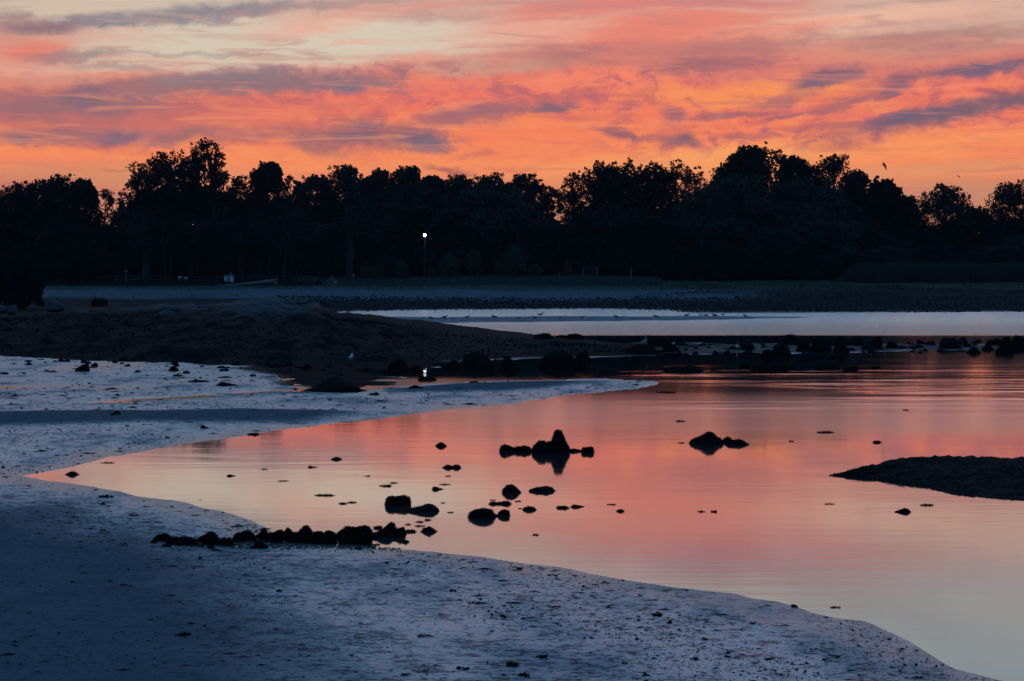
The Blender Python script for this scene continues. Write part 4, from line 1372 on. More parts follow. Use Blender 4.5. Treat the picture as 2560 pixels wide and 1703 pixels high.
def tree_meshes(Ht, W, kind, seed, leaf=.30, low=None, per=None):
    """trunk, limbs and crown; W is the half width; low: how far down the crown reaches (share of the height)"""
    r = np.random.default_rng(seed)
    lean = r.normal(0, .015, 2) * Ht
    r0 = max(.06, Ht * .016)
    def trunk_at(z):
        t = np.clip(z / Ht, 0, 1)
        return np.array([lean[0] * t * t, lean[1] * t * t, z])
    tr = [trunk_at(Ht * .8 * t) + np.array([r.normal(0, .04), r.normal(0, .04), 0]) * (t > 0) for t in np.linspace(0, 1, 7)]
    tr[0] = np.array([0, 0, -.3])
    trunk = Tubes().add(tr, [r0 * (1.25 if i == 0 else 1) * (1 - .8 * i / 6) for i in range(7)], 8)
    lobes = []            # centre, radius, vertical stretch, density
    if kind == 'poplar':
        nc = 7
        for i in range(nc):
            off = -W * .80 + 1.6 * W * i / (nc - 1) + r.normal(0, .04) * W
            dep = r.normal(0, .35) * W
            topz = Ht * (1 - .13 * abs(off / W) ** 2.2) * r.uniform(.95, 1.0) if i != nc // 2 else Ht
            cr = W * r.uniform(.28, .40)
            for q in range(4):
                zc = topz - cr * (1.25 + 1.5 * q) * r.uniform(.95, 1.1)
                lobes.append((np.array([off + r.normal(0, .10) * W, dep + r.normal(0, .15) * W, zc]), cr * (.8 + .14 * q), 1.3, 1.0))
    elif kind == 'airy':
        Rz = min(Ht * .30, W * 1.35)
        zc = Ht - Rz
        for i in range(24):
            d = r.normal(0, 1, 3); d /= np.linalg.norm(d)
            d[2] = d[2] * .9 + .12
            lr = W * r.uniform(.15, .33)
            lobes.append((trunk_at(zc) + d * np.array([W - lr * .6, W - lr * .6, Rz - lr * .6]) * r.uniform(.45, 1.0), lr, .9, .62))
        lobes.append((trunk_at(Ht - W * .24) + np.array([r.normal(0, .2) * W, 0, 0]), W * .26, 1.0, .7))
    else:
        if kind == 'bush':
            Rz = Ht * .62; zc = Ht - Rz; nl = 24
        else:
            Rz = min(Ht * .42, W * 1.25); zc = Ht - Rz; nl = 26
        for i in range(nl):
            zz = 1 - 1.55 * (i + .5) / nl
            rho = math.sqrt(max(0, 1 - zz * zz)); a = i * 2.39996 + r.normal(0, .25)
            lr = W * r.uniform(.24, .44)
            k = r.uniform(.86, 1.10)
            d = np.array([math.cos(a) * rho * (W - lr * .8), math.sin(a) * rho * (W - lr * .8), zz * (Rz - lr * .7)]) * k
            c = trunk_at(zc) + d
            c[2] = min(max(c[2], lr * .6), Ht - lr * .72)
            lobes.append((c, lr, .92, 1.0))
        lobes.append((trunk_at(zc), W * .55, Rz / W * .9, .8))
        lobes.append((trunk_at(Ht - W * .30) + np.array([r.normal(0, .18) * W, 0, 0]), W * .31, 1.0, 1.0))
    Cs, Rs = [], []
    br = Tubes()
    for c, lr, st, dn in lobes:
        m = max(6, int(17 * dn))
        d = r.normal(0, 1, (m, 3)); d /= np.linalg.norm(d, axis=1, keepdims=True)
        cc = c + d * lr * r.uniform(.55, .95, (m, 1)) * np.array([1, 1, st])
        Cs.append(cc); Rs.append(lr * r.uniform(.26, .46, m))
        Cs.append(c[None] + r.normal(0, .25, (5, 3)) * lr * np.array([1, 1, st])); Rs.append(np.full(5, lr * .6))
        if c[2] > Ht * .5:
            nt = 5
            dt = r.normal(0, 1, (nt, 3)); dt[:, 2] = np.abs(dt[:, 2]) * 1.2; dt /= np.linalg.norm(dt, axis=1, keepdims=True)
            tc_ = c + dt * lr * r.uniform(1.0, 1.25, (nt, 1)) * np.array([1, 1, st])
            tc_[:, 2] = np.minimum(tc_[:, 2], Ht + lr * .05)
            Cs.append(tc_); Rs.append(lr * r.uniform(.12, .24, nt))
        z0 = max(Ht * .10, c[2] - np.linalg.norm(c[:2]) * .9 - lr * .8)
        a = trunk_at(min(z0, Ht * .76))
        mid = a * .45 + c * .55 + np.array([0, 0, -.04 * Ht * r.random()])
        rb = max(.05, r0 * .36)
        br.add([a, mid, c], [rb, rb * .65, rb * .25], 5, False)
        if kind == 'airy':
            for x in cc[:7]:
                br.add([c, c * .5 + x * .5 + r.normal(0, .05, 3) * lr, x], [rb * .3, rb * .2, rb * .08], 4, False)
    C = np.concatenate(Cs); Rd = np.concatenate(Rs)
    C[:, 2] = np.maximum(C[:, 2], .15)
    if per is None:
        per = {'airy': 13, 'poplar': 17, 'bush': 22}.get(kind, 20)
        if kind == 'airy':
            per = 2 if W < 2.3 else 5 if W < 3.4 else 7
    crown = leaf_cloud(C, Rd, per, leaf, r)
    return trunk.mesh("trunk"), br.mesh("limbs"), mesh_quads("crown", crown)


def tree_from(name, label, meshes, loc, mat, group, rz=0, scale=(1, 1, 1), cat="tree"):
    t = thing(name, label, cat, loc, rz, group)
    t.scale = scale
    obj("trunk", meshes[0], M_BARK, t)
    obj("limbs", meshes[1], M_BARK, t)
    obj("crown", meshes[2], mat, t)
    return t


SKY_GROUP = "trees on the skyline of the far wood"
SKYLINE = [
    (-60, 470, 80, 352, 'oak', 'dark', "tree at the end of the wood behind the leafy bush"),
    (42, 458, 62, 356, 'oak', 'dark', "small round tree standing behind the leafy bush"),
    (112, 452, 62, 352, 'oak', 'dark', "lower shoulder tree beside the broad twin-topped tree"),
    (165, 440, 70, 350, 'oak', 'dark', "broad twin-topped tree inland of the skyline's deep notch"),
    (213, 448, 34, 352, 'oak', 'dark', "narrow tree filling the side of the twin-topped tree"),
    (262, 475, 46, 352, 'airy', 'dark', "low open-crowned tree just before the skyline's deep notch"),
    (345, 406, 56, 318, 'airy', 'dark', "spindly airy tree leaning out over the skyline's deep notch"),
    (428, 384, 80, 316, 'oak', 'dark', "dense tall tree under the airy summit tree"),
    (490, 354, 30, 321, 'airy', 'dark', "thin feathery top standing just inland of the airy summit tree"),
    (538, 352, 32, 323, 'airy', 'dark', "thin feathery top standing just seaward of the airy summit tree"),
    (512, 346, 62, 322, 'airy', 'dark', "airy summit tree, highest of the inland half of the wood"),
    (560, 404, 46, 318, 'airy', 'dark', "thin open tree hanging beside the airy summit tree"),
    (640, 418, 60, 322, 'poplar', 'dark', "dark bulky tree next after the airy summit tree"),
    (672, 407, 36, 322, 'oak', 'dark', "double-knobbed tree crown above the driftwood log"),
    (728, 436, 38, 352, 'airy', 'mid', "thin reddish see-through tree between denser crowns"),
    (785, 440, 52, 348, 'oak', 'mid', "modest round tree between the see-through tree and the middle crowns"),
    (870, 417, 62, 350, 'oak', 'mid', "round-topped tree over the pale driftwood lean-to"),
    (950, 424, 50, 352, 'oak', 'mid', "feathery crown between two round-topped trees"),
    (1022, 417, 50, 350, 'oak', 'mid', "knobbly tree rising just beside the lit lamp"),
    (1080, 440, 26, 350, 'oak', 'mid', "little round crown at the edge of the notch beyond the lamp"),
    (1148, 440, 48, 356, 'oak', 'teal', "bluish tree first past the lamp's notch"),
    (1225, 438, 62, 352, 'oak', 'teal', "broad bluish tree above the saplings"),
    (1318, 438, 56, 352, 'oak', 'mid', "tree with two pointed tufts above the end of the saplings"),
    (1378, 468, 30, 354, 'airy', 'mid', "low thin tree before the three poplars"),
    (1425, 450, 40, 352, 'airy', 'dark', "ragged side tree propped against the first poplar"),
    (1484, 399, 66, 350, 'poplar', 'dark', "first of the three wide poplars, with the stepped edge"),
    (1580, 396, 60, 352, 'poplar', 'dark', "middle one of the three wide poplars"),
    (1530, 402, 50, 353, 'poplar', 'dark', "bulky poplar filling between the first and the middle wide poplar"),
    (1635, 399, 52, 353, 'poplar', 'dark', "bulky poplar filling between the middle and the last wide poplar"),
    (1688, 393, 62, 350, 'poplar', 'dark', "last of the three wide poplars, beside the bright gap"),
    (1786, 420, 44, 352, 'airy', 'dark', "low ragged tree just past the bright gap"),
    (1835, 374, 48, 352, 'poplar', 'dark', "feathery tall tree on the near shoulder of the summit crown"),
    (1912, 357, 58, 350, 'poplar', 'dark', "summit crown, highest tree of the seaward half of the wood"),
    (1872, 366, 54, 352, 'oak', 'dark', "dense crown tucked under the summit crown"),
    (1985, 392, 46, 352, 'oak', 'dark', "dark crown sloping down from the summit crown"),
    (2083, 391, 84, 350, 'oak', 'dark', "wide smooth-domed tree after the summit crown"),
    (2150, 430, 56, 350, 'oak', 'dark', "dense shoulder of the wide smooth-domed tree"),
    (2212, 450, 46, 350, 'oak', 'dark', "round tree on the falling skyline under the flying heron"),
    (2262, 492, 40, 352, 'oak', 'dark', "last low tree of the falling skyline"),
    (2360, 463, 74, 350, 'oak', 'mid', "single round tree standing free near the wood's seaward end"),
    (2440, 520, 44, 354, 'oak', 'dark', "low dark tree in the dip after the free round tree"),
    (2532, 456, 70, 350, 'oak', 'dark', "open-branched round tree at the wood's seaward end"),
    (2640, 480, 80, 350, 'oak', 'dark', "tree past the open-branched round tree"),
]
for i, (cx, top, hw, D, kind, mt, lb) in enumerate(SKYLINE):
    X0 = (cx - CX) / F * D
    zb = ground_z(X0, D)
    ztop = Q(cx, top, D)[2]
    W = hw / F * D
    me = tree_meshes(ztop - zb, W * 1.08, kind, 300 + i, .33 if kind == 'oak' else .31)
    tree_from("tree", lb, me, (X0, D, zb), LEAF[mt], SKY_GROUP)

# body of the wood: lower trees in front of and behind the skyline ones
protos = []
for i, (kind, mt) in enumerate((('bush', 'dark'), ('bush', 'mid'), ('oak', 'dark'), ('bush', 'teal'), ('oak', 'mid'))):
    me = tree_meshes(12.0, 5.6, kind, 900 + i, .36, .06, 22)
    protos.append((me, LEAF[mt]))
rr = np.random.default_rng(21)


def wood_tree(cx, top, D, k, label, group, wide=1.0, base=None):
    X0 = (cx - CX) / F * D
    zb = ground_z(X0, D)
    zt = Q(cx, top, D)[2]
    s = (zt - zb) / 12.0
    me, mt = protos[k]
    # materials sit in the shared mesh
    return tree_from("tree", label, me, (X0, D, zb), mt, group, rr.uniform(0, 6.28), (wide * (.55 + .5 * s), wide * (.55 + .5 * s), s))


def skyline_at(x):
    xs = [-400, 0, 60, 165, 240, 300, 345, 430, 512, 600, 670, 760, 870, 1000, 1100, 1230, 1340, 1395, 1480, 1690, 1750, 1800, 1912, 2083, 2180, 2290, 2350, 2450, 2530, 2900]
    ys = [480, 480, 470, 455, 490, 515, 430, 400, 410, 430, 425, 450, 430, 430, 465, 450, 455, 490, 420, 415, 470, 440, 380, 405, 450, 505, 475, 535, 475, 500]
    return np.interp(x, xs, ys)


x = -420
n = 0
while x < 3000:                      # rear rank
    y = skyline_at(x) + rr.uniform(55, 85)
    if 1430 < x < 1740:
        y = 520 + rr.uniform(0, 20)
    if 1860 < x < 2000:
        y = 490
    wood_tree(x, y, rr.uniform(362, 385), [2, 0, 4, 1][n % 4], "dark leafy tree merged into the deep shade of the wood", "trees inside the far wood", 1.25)
    x += rr.uniform(50, 66); n += 1
x = -420
while x < 3000:                      # front rank
    y = skyline_at(x) + rr.uniform(85, 150)
    k = [0, 1, 0, 0, 3, 1][n % 6] if 700 < x < 1400 or x > 1750 else [0, 0, 2][n % 3]
    D = rr.uniform(332, 344) if x > 560 else rr.uniform(312, 330)
    wood_tree(x, y, D, k, "dark leafy tree merged into the deep shade of the wood", "trees inside the far wood", 1.2)
    x += rr.uniform(62, 84); n += 1
for cx, top, k, lb in [(1850, 440, 3, "rounded willow-like mound of foliage under the summit crown"),
                       (1790, 470, 3, "lower rounded mound of foliage under the bright gap"),
                       (2010, 450, 3, "greenish foliage mound under the wide smooth-domed tree"),
                       (1225, 470, 3, "bluish foliage mound behind the saplings"),
                       (1088, 478, 1, "leafy mound filling the dip beyond the lamp"),
                       (1040, 470, 0, "dark leafy mound just above the lit lamp"),
                       (960, 500, 1, "greyish foliage mound behind the lit lamp")]:
    wood_tree(cx, top, 338, k, lb, "foliage mounds at the front of the wood", 1.25)
x = -300
while x < 2980:                      # low understorey along the foot of the wood
    if not (560 < x < 1560 and rr.random() < .5):
        D = rr.uniform(328, 336) if x > 600 else rr.uniform(326, 338)
        wood_tree(x, 632 + rr.uniform(-22, 16), D, [0, 0, 1][n % 3], "dark shrubby bush at the foot of the far wood", "bushes at the foot of the far wood", 1.1)
    x += rr.uniform(42, 64); n += 1

# trunks seen against the lit lawn
for cx, D, h, rad, lb in [(365, 306, 9, .62, "thick dark trunk of the tree at the beach edge"), (414, 308, 8, .22, "slim trunk beside the thick trunk at the beach edge"),
                          (475, 310, 8, .30, "trunk inland of the white hut"), (603, 310, 8, .45, "trunk just seaward of the white hut"),
                          (648, 312, 8, .30, "trunk after the hut, first of the thin trio"), (632, 314, 8, .16, "thin trunk, second of the trio after the hut"),
                          (708, 308, 8, .36, "dark trunk above the driftwood log's root end"), (721, 309, 8, .22, "slim twin trunk above the driftwood log's root end"),
                          (872, 310, 12, .55, "dark trunk of the narrow tree beside the driftwood lean-to")]:
    X0 = (cx - CX) / F * D
    zb = ground_z(X0, D)
    r = np.random.default_rng(int(cx))
    tr = Tubes().add([(0, 0, -.3), (.05, 0, 1.0), (r.normal(0, .25), 0, h * .5), (r.normal(0, .5), 0, h)], [rad * 1.2, rad, rad * .8, rad * .45], 8).mesh("trunk")
    lb_t = Tubes()
    C = []
    for q in range(9):
        a = r.uniform(0, 6.28); rho = r.uniform(1.0, 3.4)
        e = np.array([math.cos(a) * rho, math.sin(a) * rho, h * r.uniform(.62, 1.25)])
        lb_t.add([(0, 0, h * r.uniform(.45, .8)), e * .6 + np.array([0, 0, h * .25]), e], [rad * .35, rad * .25, .03], 5, False)
        C.append(e)
    C = np.array(C)
    cr = mesh_quads("crown", leaf_cloud(np.repeat(C, 3, 0) + r.normal(0, .7, (27, 3)), np.full(27, 1.25), 38, .36, r))
    tree_from("tree", "tree with " + lb if False else lb.replace("trunk", "trunked tree", 1) if False else "small tree showing a " + lb, (tr, lb_t.mesh("limbs"), cr), (X0, D, zb), LEAF['dark'], "trees along the beach edge")

# leafy bush at the picture's inland edge
for cx, top, hw, D, kind, lb in [(28, 520, 62, 214, 'bush', "large drooping leafy tree at the inland end of the ledge"),
                                 (62, 640, 46, 208, 'bush', "leafy bush hanging over the pale boulders of the ledge"),
                                 (-60, 560, 80, 216, 'bush', "dense leafy tree behind the large drooping one")]:
    X0 = (cx - CX) / F * D
    zb = ground_z(X0, D)
    zt = Q(cx, top, D)[2]
    me = tree_meshes(zt - zb, hw / F * D * 1.1, kind, int(cx) + 500, .22, .04, 36)
    tree_from("leafy_bush" if top > 600 else "tree", lb, me, (X0, D, zb), LEAF['dark'], "leafy growth at the inland end of the ledge", cat="bush" if top > 600 else "tree")
for cx, by, w, h, lb in [(248, 766, 40, 18, "small dark bush on the sand behind the ledge"), (215, 728, 30, 6, "low dark weed patch on the beach by the trees"),
                         (332, 724, 30, 5, "low weed patch on the beach under the thick trunk")]:
    p = P(cx, by, 1.0)
    for _ in range(4):
        p = P(cx, by, ground_z(p[0], p[1]))
    kx = p[1] / F
    me = tree_meshes(h * kx, w * kx / 2, 'bush', int(cx) + 77, .14, .02, 20)
    tree_from("bush", lb, me, p, LEAF['dark'], "small bushes on the beach", cat="bush")

# saplings on the grassy rise
for cx, top, D, lb in [(1005, 652, 318, "sapling beneath the lit lamp"), (1080, 668, 321, "thin sapling after the lamp"), (1122, 636, 319, "rounded pale sapling beyond the lamp"),
                       (1186, 624, 322, "tall leafy sapling before the pair"), (1246, 646, 323, "smaller one of the sapling pair"), (1284, 616, 320, "tallest and bushiest sapling"),
                       (1338, 662, 322, "slim dark sapling next to the tallest one"), (1420, 652, 320, "round-headed sapling inland of the goal frame"), (912, 668, 322, "sapling standing by the narrow dark tree"),
                       (945, 662, 318, "small sapling between the dark tree and the lamp")]:
    X0 = (cx - CX) / F * D
    zb = ground_z(X0, D)
    zt = Q(cx, top, D)[2]
    me = tree_meshes((zt - zb) * .9, (.9 + 1.2 * ((cx * 7) % 10) / 10) * (.75 + .5 * (top < 640)), 'bush', int(cx), .20, None, 6)
    zb += (zt - zb) * .1
    tree_from("sapling", lb + " on the grassy rise", me, (X0, D, zb), LEAF['sap'], "saplings on the grassy rise")


# ------------------------------------------------------------------ grass and reeds
def blades(name, A, z, hgt, wid, mat, r, lean=.25):
    n = len(A)
    c = np.concatenate([A, z[:, None]], 1)
    ang = r.uniform(0, 3.14, n)
    s = np.stack([np.cos(ang), np.sin(ang), np.zeros(n)], 1) * wid[:, None]
    tip = c + np.stack([r.normal(0, lean, n) * hgt, r.normal(0, lean, n) * hgt, hgt], 1)
    mid = c * .45 + tip * .55 + np.array([0, 0, .05]) * hgt[:, None]
    q = np.stack([c - s, c + s, mid + s * .7, tip, mid - s * .7], 1)
    o = obj(name, mesh_quads(name, q, 5), mat)
    o['kind'] = 'stuff'


r = np.random.default_rng(31)
n = 42000
D = r.uniform(297, 330, n); u = r.uniform(-.105, .075, n)
A = np.stack([u * D, D], 1)
A = A[(D > 304 + 7 * vnoise(A[:, 0] / 6, A[:, 1] / 6, 70)) | (r.random(n) < .15)]
A = A[(A[:, 0] / A[:, 1] > -.085) | (r.random(len(A)) < .25)]
z = terrain(A[:, 0], A[:, 1])[0]
blades("grass", A, z - .05, r.uniform(.25, .75, len(A)), r.uniform(.03, .07, len(A)), M_GRASS, r)
n = 16000
D = r.uniform(316, 330, n); u = r.uniform(.160, .32, n)
A = np.stack([u * D, D], 1)
z = terrain(A[:, 0], A[:, 1])[0]
hh = (3.1 + .8 * vnoise(A[:, 0] / 5, A[:, 1] / 8, 71)) * sstep(.158, .175, A[:, 0] / A[:, 1]) * r.uniform(.75, 1.08, n)
blades("reeds", A, z - .05, hh, r.uniform(.04, .09, n), M_REED, r, .08)
n = 9000
D = r.uniform(262, 312, n); u = r.uniform(.06, .30, n)
A = np.stack([u * D, D], 1)
keep = vnoise(A[:, 0] / 7, A[:, 1] / 5, 72) > .02
A = A[keep]
z = terrain(A[:, 0], A[:, 1])[0]
blades("marsh_grass", A, z - .03, r.uniform(.2, .5, len(A)), r.uniform(.03, .06, len(A)), M_REED, r)
n = 5000
D = r.uniform(300, 316, n); u = r.uniform(-.27, -.10, n)
A = np.stack([u * D, D], 1)
z = terrain(A[:, 0], A[:, 1])[0]
blades("scrub_grass", A, z - .03, r.uniform(.3, .8, n), r.uniform(.04, .08, n), LEAF['dark'], r)

# marsh pools
for i, (cx, cy, w, lb) in enumerate([(2375, 724, 22, "smallest of the thin bright pools in the marsh"), (2428, 724.5, 34, "middle thin bright pool in the marsh"),
                                     (2530, 724, 110, "longest thin bright pool in the marsh, at the picture's edge"), (1990, 720, 60, "faint thin pool in the marsh below the wide dome tree")]):
    p = P(cx, cy, 1.7)
    for _ in range(6):
        p = P(cx, cy, ground_z(p[0], p[1]) + .06)
    kx = p[1] / F
    rr2 = np.random.default_rng(i)
    t = np.linspace(0, 2 * math.pi, 26)[:-1]
    rad = 1 + .25 * rr2.normal(0, 1, 25)
    V = [(math.cos(a) * w * kx / 2 * q, math.sin(a) * 4.2 * q, 0) for a, q in zip(t, rad)]
    o = obj("marsh_pool", mesh_faces("marsh_pool", V, [tuple(range(25))]), M_WATER, None, p)
    tag(o, lb, "pool", "bright pools in the marsh")


# ------------------------------------------------------------------ man-made things on the far shore
def at(cx, D):
    X0 = (cx - CX) / F * D
    return X0, D, ground_z(X0, D)


def lamp(cx, ly, D, lb, size):
    x, y, zb = at(cx, D)
    zl = Q(cx, ly, D)[2] - zb
    t = thing("street_lamp", lb, "street lamp", (x, y, zb), 0, "lit lamps in the wood")
    obj("post", Tubes().add([(0, 0, -.2), (0, 0, .6), (0, 0, .65), (0, 0, zl - size)], [.13, .12, .075, .055], 10).mesh("post"), M_POST, t)
    V, Fc = ICO[3]
    obj("globe", mesh_faces("globe", V * size + np.array([0, 0, zl]), Fc, True), M_LAMP, t)
    obj("cap", Tubes().add([(0, 0, zl + size * .92), (0, 0, zl + size * 1.05), (0, 0, zl + size * 1.3)], [size * .55, size * .5, .03], 10).mesh("cap"), M_GREY, t)
    obj("collar", Tubes().add([(0, 0, zl - size * 1.15), (0, 0, zl - size * .88)], [size * .35, size * .5], 10).mesh("collar"), M_GREY, t)
    return t


lamp(1062, 588, 306, "tall post with a bright white lit globe standing before the wood", .22)
lamp(481, 561, 331, "lit lamp mostly hidden in foliage, lighting the leaves green", .20)

# fence along the lawn
x0, y0, _ = at(250, 311); x1 = at(790, 311)[0]
fz = ground_z(x0, 311)
fence = thing("fence", "long pale rail fence behind the tree trunks at the beach edge", "fence", (x0, 311, fz), 0)
L = x1 - x0
nP = 14
for i in range(nP):
    xx = L * i / (nP - 1)
    dz = ground_z(x0 + xx, 311) - fz
    obj("post", Tubes().box((xx - .06, -.06, dz - .2), (xx + .06, .06, dz + 1.25)).mesh("post", False), M_RAIL, fence)
    if i < nP - 1:
        dz2 = ground_z(x0 + L * (i + 1) / (nP - 1), 311) - fz
        for hz in (.55, 1.1):
            obj("rail", Tubes().add([(xx + .07, 0, dz + hz), (xx + L / (nP - 1) - .07, 0, dz2 + hz)], [.05, .05], 4).mesh("rail", False), M_RAIL, fence)

# white hut
x, y, z = at(573, 309)
hut = thing("hut", "small white hut glimpsed between dark trunks", "hut", (x, y, z))
obj("wall", Tubes().box((-.68, -.6, -.1), (.68, .6, 1.15)).mesh("wall", False), M_WHITE, hut)
rf = Tubes()
rf.V = [np.array(v) for v in ((-.78, -.7, 1.152), (.78, -.7, 1.152), (.78, .7, 1.152), (-.78, .7, 1.152), (-.78, 0, 1.42), (.78, 0, 1.42))]
rf.F = [(0, 1, 5, 4), (2, 3, 4, 5), (1, 2, 5), (3, 0, 4), (3, 2, 1, 0)]
obj("roof", rf.mesh("roof", False), M_GREY, hut)
obj("door", Tubes().box((-.25, -.63, 0), (.22, -.603, 1.0)).mesh("door", False), M_GREY, hut)
obj("vent_pipe", Tubes().add([(.28, .1, 1.2), (.28, .1, 1.75)], [.07, .07], 8).mesh("vent_pipe"), M_WHITE, hut)

# sign boards and posts
for cx, D, hh, w, lb in [(450, 309, 1.15, .5, "small white sign board on a short post beside the beach trees"), (465, 309.5, 1.05, .42, "second small white sign board next to its twin"),
                         (316, 305, 2.3, .35, "tall thin post with a small box on top by the beach"), (884, 311, 1.5, .2, "thin white marker post beside the narrow dark tree")]:
    x, y, z = at(cx, D)
    t = thing("sign_post", lb, "sign", (x, y, z), 0, "posts and signs along the beach edge")
    obj("post", Tubes().box((-.04, -.04, -.2), (.04, .04, hh - .3)).mesh("post", False), M_GREY, t)
    obj("board", Tubes().box((-w / 2, -.045, hh - .298), (w / 2, .045, hh)).mesh("board", False), M_WHITE if hh < 2 else M_GREY, t)
x, y, z = at(1577, 312)
t = thing("pole", "thin bare pole standing alone at the seaward end of the grassy rise", "pole", (x, y, z))
obj("shaft", Tubes().add([(0, 0, -.2), (0, 0, 2.2)], [.05, .04], 8).mesh("shaft"), M_GREY, t)
obj("cap", Tubes().add([(0, 0, 2.2), (0, 0, 2.28)], [.055, .03], 8).mesh("cap"), M_GREY, t)

x, y, z = at(1475, 312)
t = thing("goal_frame", "rectangular frame of two posts and a crossbar with netting on the grassy rise", "goal", (x, y, z))
for s in (-1, 1):
    obj("post", Tubes().add([(s * 1.12, 0, -.2), (s * 1.12, 0, 2.2)], [.05, .05], 8).mesh("post"), M_RAIL, t)
obj("crossbar", Tubes().add([(-1.12, 0, 2.22), (0, 0, 2.26), (1.12, 0, 2.22)], [.05, .05, .05], 8).mesh("crossbar"), M_RAIL, t)
net = Tubes()
for i in range(1, 12):
    xx = -1.12 + 2.24 * i / 12
    net.add([(xx, .02, 2.17), (xx, .6, 0)], [.008, .008], 3, False)
for i in range(1, 9):
    net.add([(-1.07, .6 * i / 9, 2.17 * (1 - i / 9)), (1.07, .6 * i / 9, 2.17 * (1 - i / 9))], [.008, .008], 3, False)
no = obj("net", net.mesh("net"), M_RAIL, t)

# driftwood
x, y, z = at(612, 298)
z = ground_z(x, y)
t = thing("driftwood_log", "long bleached driftwood log with its root end raised on the beach", "driftwood", (x, y, z))
obj("log", Tubes().add([(-4.0, 0, .10), (-1.5, .1, .25), (1.2, .0, .5), (3.4, .1, .75), (4.2, .1, .8)], [.08, .16, .22, .28, .34], 9).mesh("log"), M_WOOD, t)
rt = Tubes()
for i in range(8):
    a = i * .8
    rt.add([(4.1, .1, .8), (4.6, .1 + .4 * math.cos(a), .8 + .4 * math.sin(a)), (4.9, .1 + .65 * math.cos(a + .3), .8 + .55 * math.sin(a + .3))], [.15, .09, .02], 5)
obj("roots", rt.mesh("roots"), M_WOOD, t)
x, y, z = at(828, 304)
t = thing("driftwood_shelter", "little lean-to of pale driftwood poles on the grass edge", "shelter", (x, y, z))
for i, (a, b) in enumerate([((-1.2, 0, 0), (.25, .2, 1.55)), ((-.7, .6, 0), (.3, .2, 1.45)), ((1.0, .1, 0), (.1, .25, 1.35)), ((.6, -.5, 0), (.15, .2, 1.3)), ((-1.6, .2, .05), (1.2, .1, .25)), ((.2, -.4, 0), (.9, .1, .8))]):
    obj("pole", Tubes().add([a, b], [.09, .05], 6).mesh("pole"), M_WOOD, t)
x, y, z = at(797, 304)
me, pts = rock_mesh("boulder", 2.0, .9, 1.4, 'peak', 55, 3)
tag(obj("boulder", me, M_ROCK, None, (x, y, z)), "dark pointed mound beside the driftwood lean-to", "boulder")


# ------------------------------------------------------------------ birds
def gull_meshes():
    b = Tubes().add([(-.30, 0, .17), (-.20, 0, .185), (-.05, 0, .20), (.08, 0, .22), (.15, 0, .27), (.19, 0, .325), (.225, 0, .335), (.25, 0, .33)],
                    [.012, .045, .085, .085, .055, .045, .042, .02], 10, True, .95)
    k = Tubes().add([(.245, 0, .33), (.31, 0, .318)], [.014, .004], 6)
    w = Tubes()
    for s in (-1, 1):
        w.add([(-.36, s * .03, .185), (-.15, s * .075, .215), (.05, s * .08, .23)], [.01, .045, .03], 7, True, 1.1)
    legs = [Tubes().add([(0, s * .03, .14), (.01, s * .03, .0), (.05, s * .03, -.0)], [.009, .008, .006], 5) for s in (-1, 1)]
    return b.mesh("body"), k.mesh("beak"), w.mesh("wings"), [l.mesh("leg") for l in legs]


GM = gull_meshes()


def gull(px, py, z, label, scale=1.0, rz=0.0, mat=M_FEATHER_G, name="gull"):
    p = P(px, py, z)
    for _ in range(3):
        p = P(px, py, max(0, ground_z(p[0], p[1])))
    t = thing(name, label, "gull", p, rz, "gulls standing along the shore")
    t.scale = (scale,) * 3
    return t, p


def make_gull(px, py, label, scale, rz, white):
    t, p = gull(px, py, 0.0, label, scale, rz)
    mats = (M_FEATHER_W if white else M_FEATHER_G)
    suffix = 1 if white else 0
    for nm, me, mt in (("body", GM[0], mats), ("beak", GM[1], M_BEAK), ("wings", GM[2], M_FEATHER_G if white else M_FEATHER_G)):
        m2 = me
        if nm == "body":
            m2 = GB[suffix]
        obj(nm, m2, mt, t)
    for l in GM[3]:
        obj("leg", l, M_BEAK, t)


GB = [GM[0].copy(), GM[0].copy()]
GB[0].materials.append(M_FEATHER_G); GB[1].materials.append(M_FEATHER_W)
make_gull(878, 908, "lone white gull on the flat under the ledge", 1.3, 1.5, True)
for i, (x, y) in enumerate([(1055, 799), (1078, 800), (1112, 799), (1130, 800), (1168, 798), (1235, 798), (1297, 799), (1336, 799), (1352, 792), (1398, 800), (1456, 798), (1540, 798),
                            (1560, 797), (1640, 796), (1718, 794), (1751, 792), (1766, 793), (1786, 794), (1808, 791), (1862, 795)]):
    make_gull(x, y, "tiny gull standing on the low sand bar in the far channel", 0.85 + .15 * ((i * 7) % 3), [0, math.pi, .6, 2.4][i % 4], i % 3 == 0)


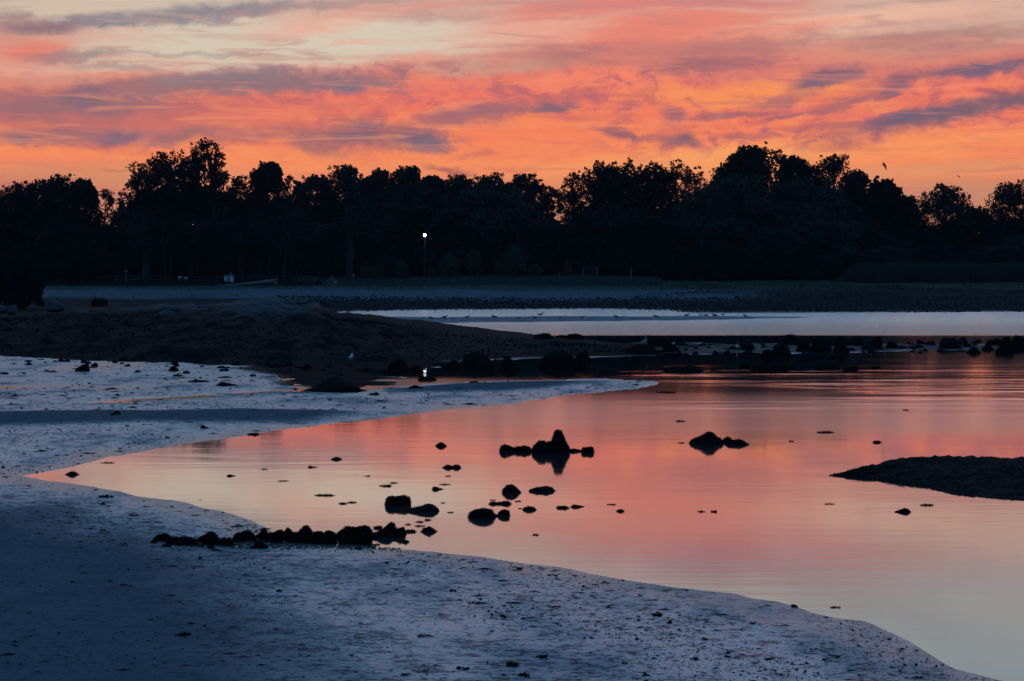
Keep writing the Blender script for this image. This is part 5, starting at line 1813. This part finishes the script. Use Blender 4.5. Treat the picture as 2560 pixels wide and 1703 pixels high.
def wader(px, py, hpx, label, white, rz, z=0.0, cat="egret", name="egret"):
    p = P(px, py, z)
    hgt = hpx * p[1] / F
    s = hgt / 1.0
    t = thing(name, label, cat, p, rz, None)
    t.scale = (s,) * 3
    m = M_FEATHER_W if white else M_FEATHER_G
    obj("body", Tubes().add([(-.34, 0, .30), (-.22, 0, .36), (-.05, 0, .43), (.08, 0, .50), (.13, 0, .58), (.11, 0, .68), (.09, 0, .78), (.12, 0, .88), (.16, 0, .945), (.21, 0, .965), (.25, 0, .955)],
                            [.015, .06, .10, .09, .05, .032, .028, .027, .032, .038, .022], 10, True, 1.05).mesh("body"), m, t)
    obj("beak", Tubes().add([(.245, 0, .957), (.40, 0, .93)], [.017, .004], 6).mesh("beak"), M_BEAK, t)
    for sgn in (-1, 1):
        obj("wing", Tubes().add([(-.36, sgn * .03, .29), (-.18, sgn * .09, .39), (.04, sgn * .095, .47)], [.01, .055, .035], 7, True, 1.3).mesh("wing"), m, t)
        obj("leg", Tubes().add([(0, sgn * .04, .38), (-.03, sgn * .04, .20), (.0, sgn * .04, 0), (.07, sgn * .04, 0)], [.016, .011, .010, .008], 6).mesh("leg"), M_BEAK, t)


wader(1612, 866, 30, "white egret standing tall beside the domed boulder of the causeway", True, -.3, .25)
wader(2434, 866, 30, "dark long-necked heron standing on the causeway beyond the turtle-shaped boulder", False, .25, .12, "heron", "heron")
wader(1843, 872, 18, "little pale egret half hidden among the causeway stones", True, 1.2, .05)


def flyer(px, py, D, wpx, label, bank):
    p = Q(px, py, D)
    s = wpx * D / F
    t = thing("flying_bird", label, "bird", p, 0, "birds in flight over the wood")
    t.scale = (s,) * 3
    t.rotation_euler = (bank, -.15, 2.6)
    obj("body", Tubes().add([(-.42, 0, -.03), (-.25, 0, 0), (-.05, 0, .02), (.12, 0, .02), (.22, 0, .05), (.30, 0, .07), (.36, 0, .065)], [.01, .05, .085, .075, .035, .045, .02], 9).mesh("body"), M_FEATHER_G, t)
    obj("beak", Tubes().add([(.355, 0, .065), (.47, 0, .05)], [.015, .003], 5).mesh("beak"), M_BEAK, t)
    for sgn in (-1, 1):
        pl = [((.10, .05, .03), (-.16, .05, .02)), ((.14, .30, .16 * sgn * .3 + .12), (-.16, .32, .10)), ((.04, .62, .02), (-.18, .58, .0)), ((-.14, .86, -.16), (-.22, .80, -.14))]
        V, Fq = [], []
        for a, b in pl:
            for dz in (.014, -.014):
                V.append((a[0], sgn * a[1], a[2] + dz)); V.append((b[0], sgn * b[1], b[2] + dz))
        for i in range(3):
            o_ = i * 4
            Fq += [(o_, o_ + 1, o_ + 5, o_ + 4), (o_ + 3, o_ + 2, o_ + 6, o_ + 7), (o_ + 2, o_, o_ + 4, o_ + 6), (o_ + 1, o_ + 3, o_ + 7, o_ + 5)]
        Fq += [(12, 13, 15, 14), (0, 2, 3, 1)]
        obj("wing", mesh_faces("wing", V, Fq), M_FEATHER_G, t)


flyer(2210, 413, 230, 20, "dark bird flying above the falling skyline, wings lowered", .55)
flyer(2396, 441, 300, 11, "tiny distant bird flying over the free round tree", .2)
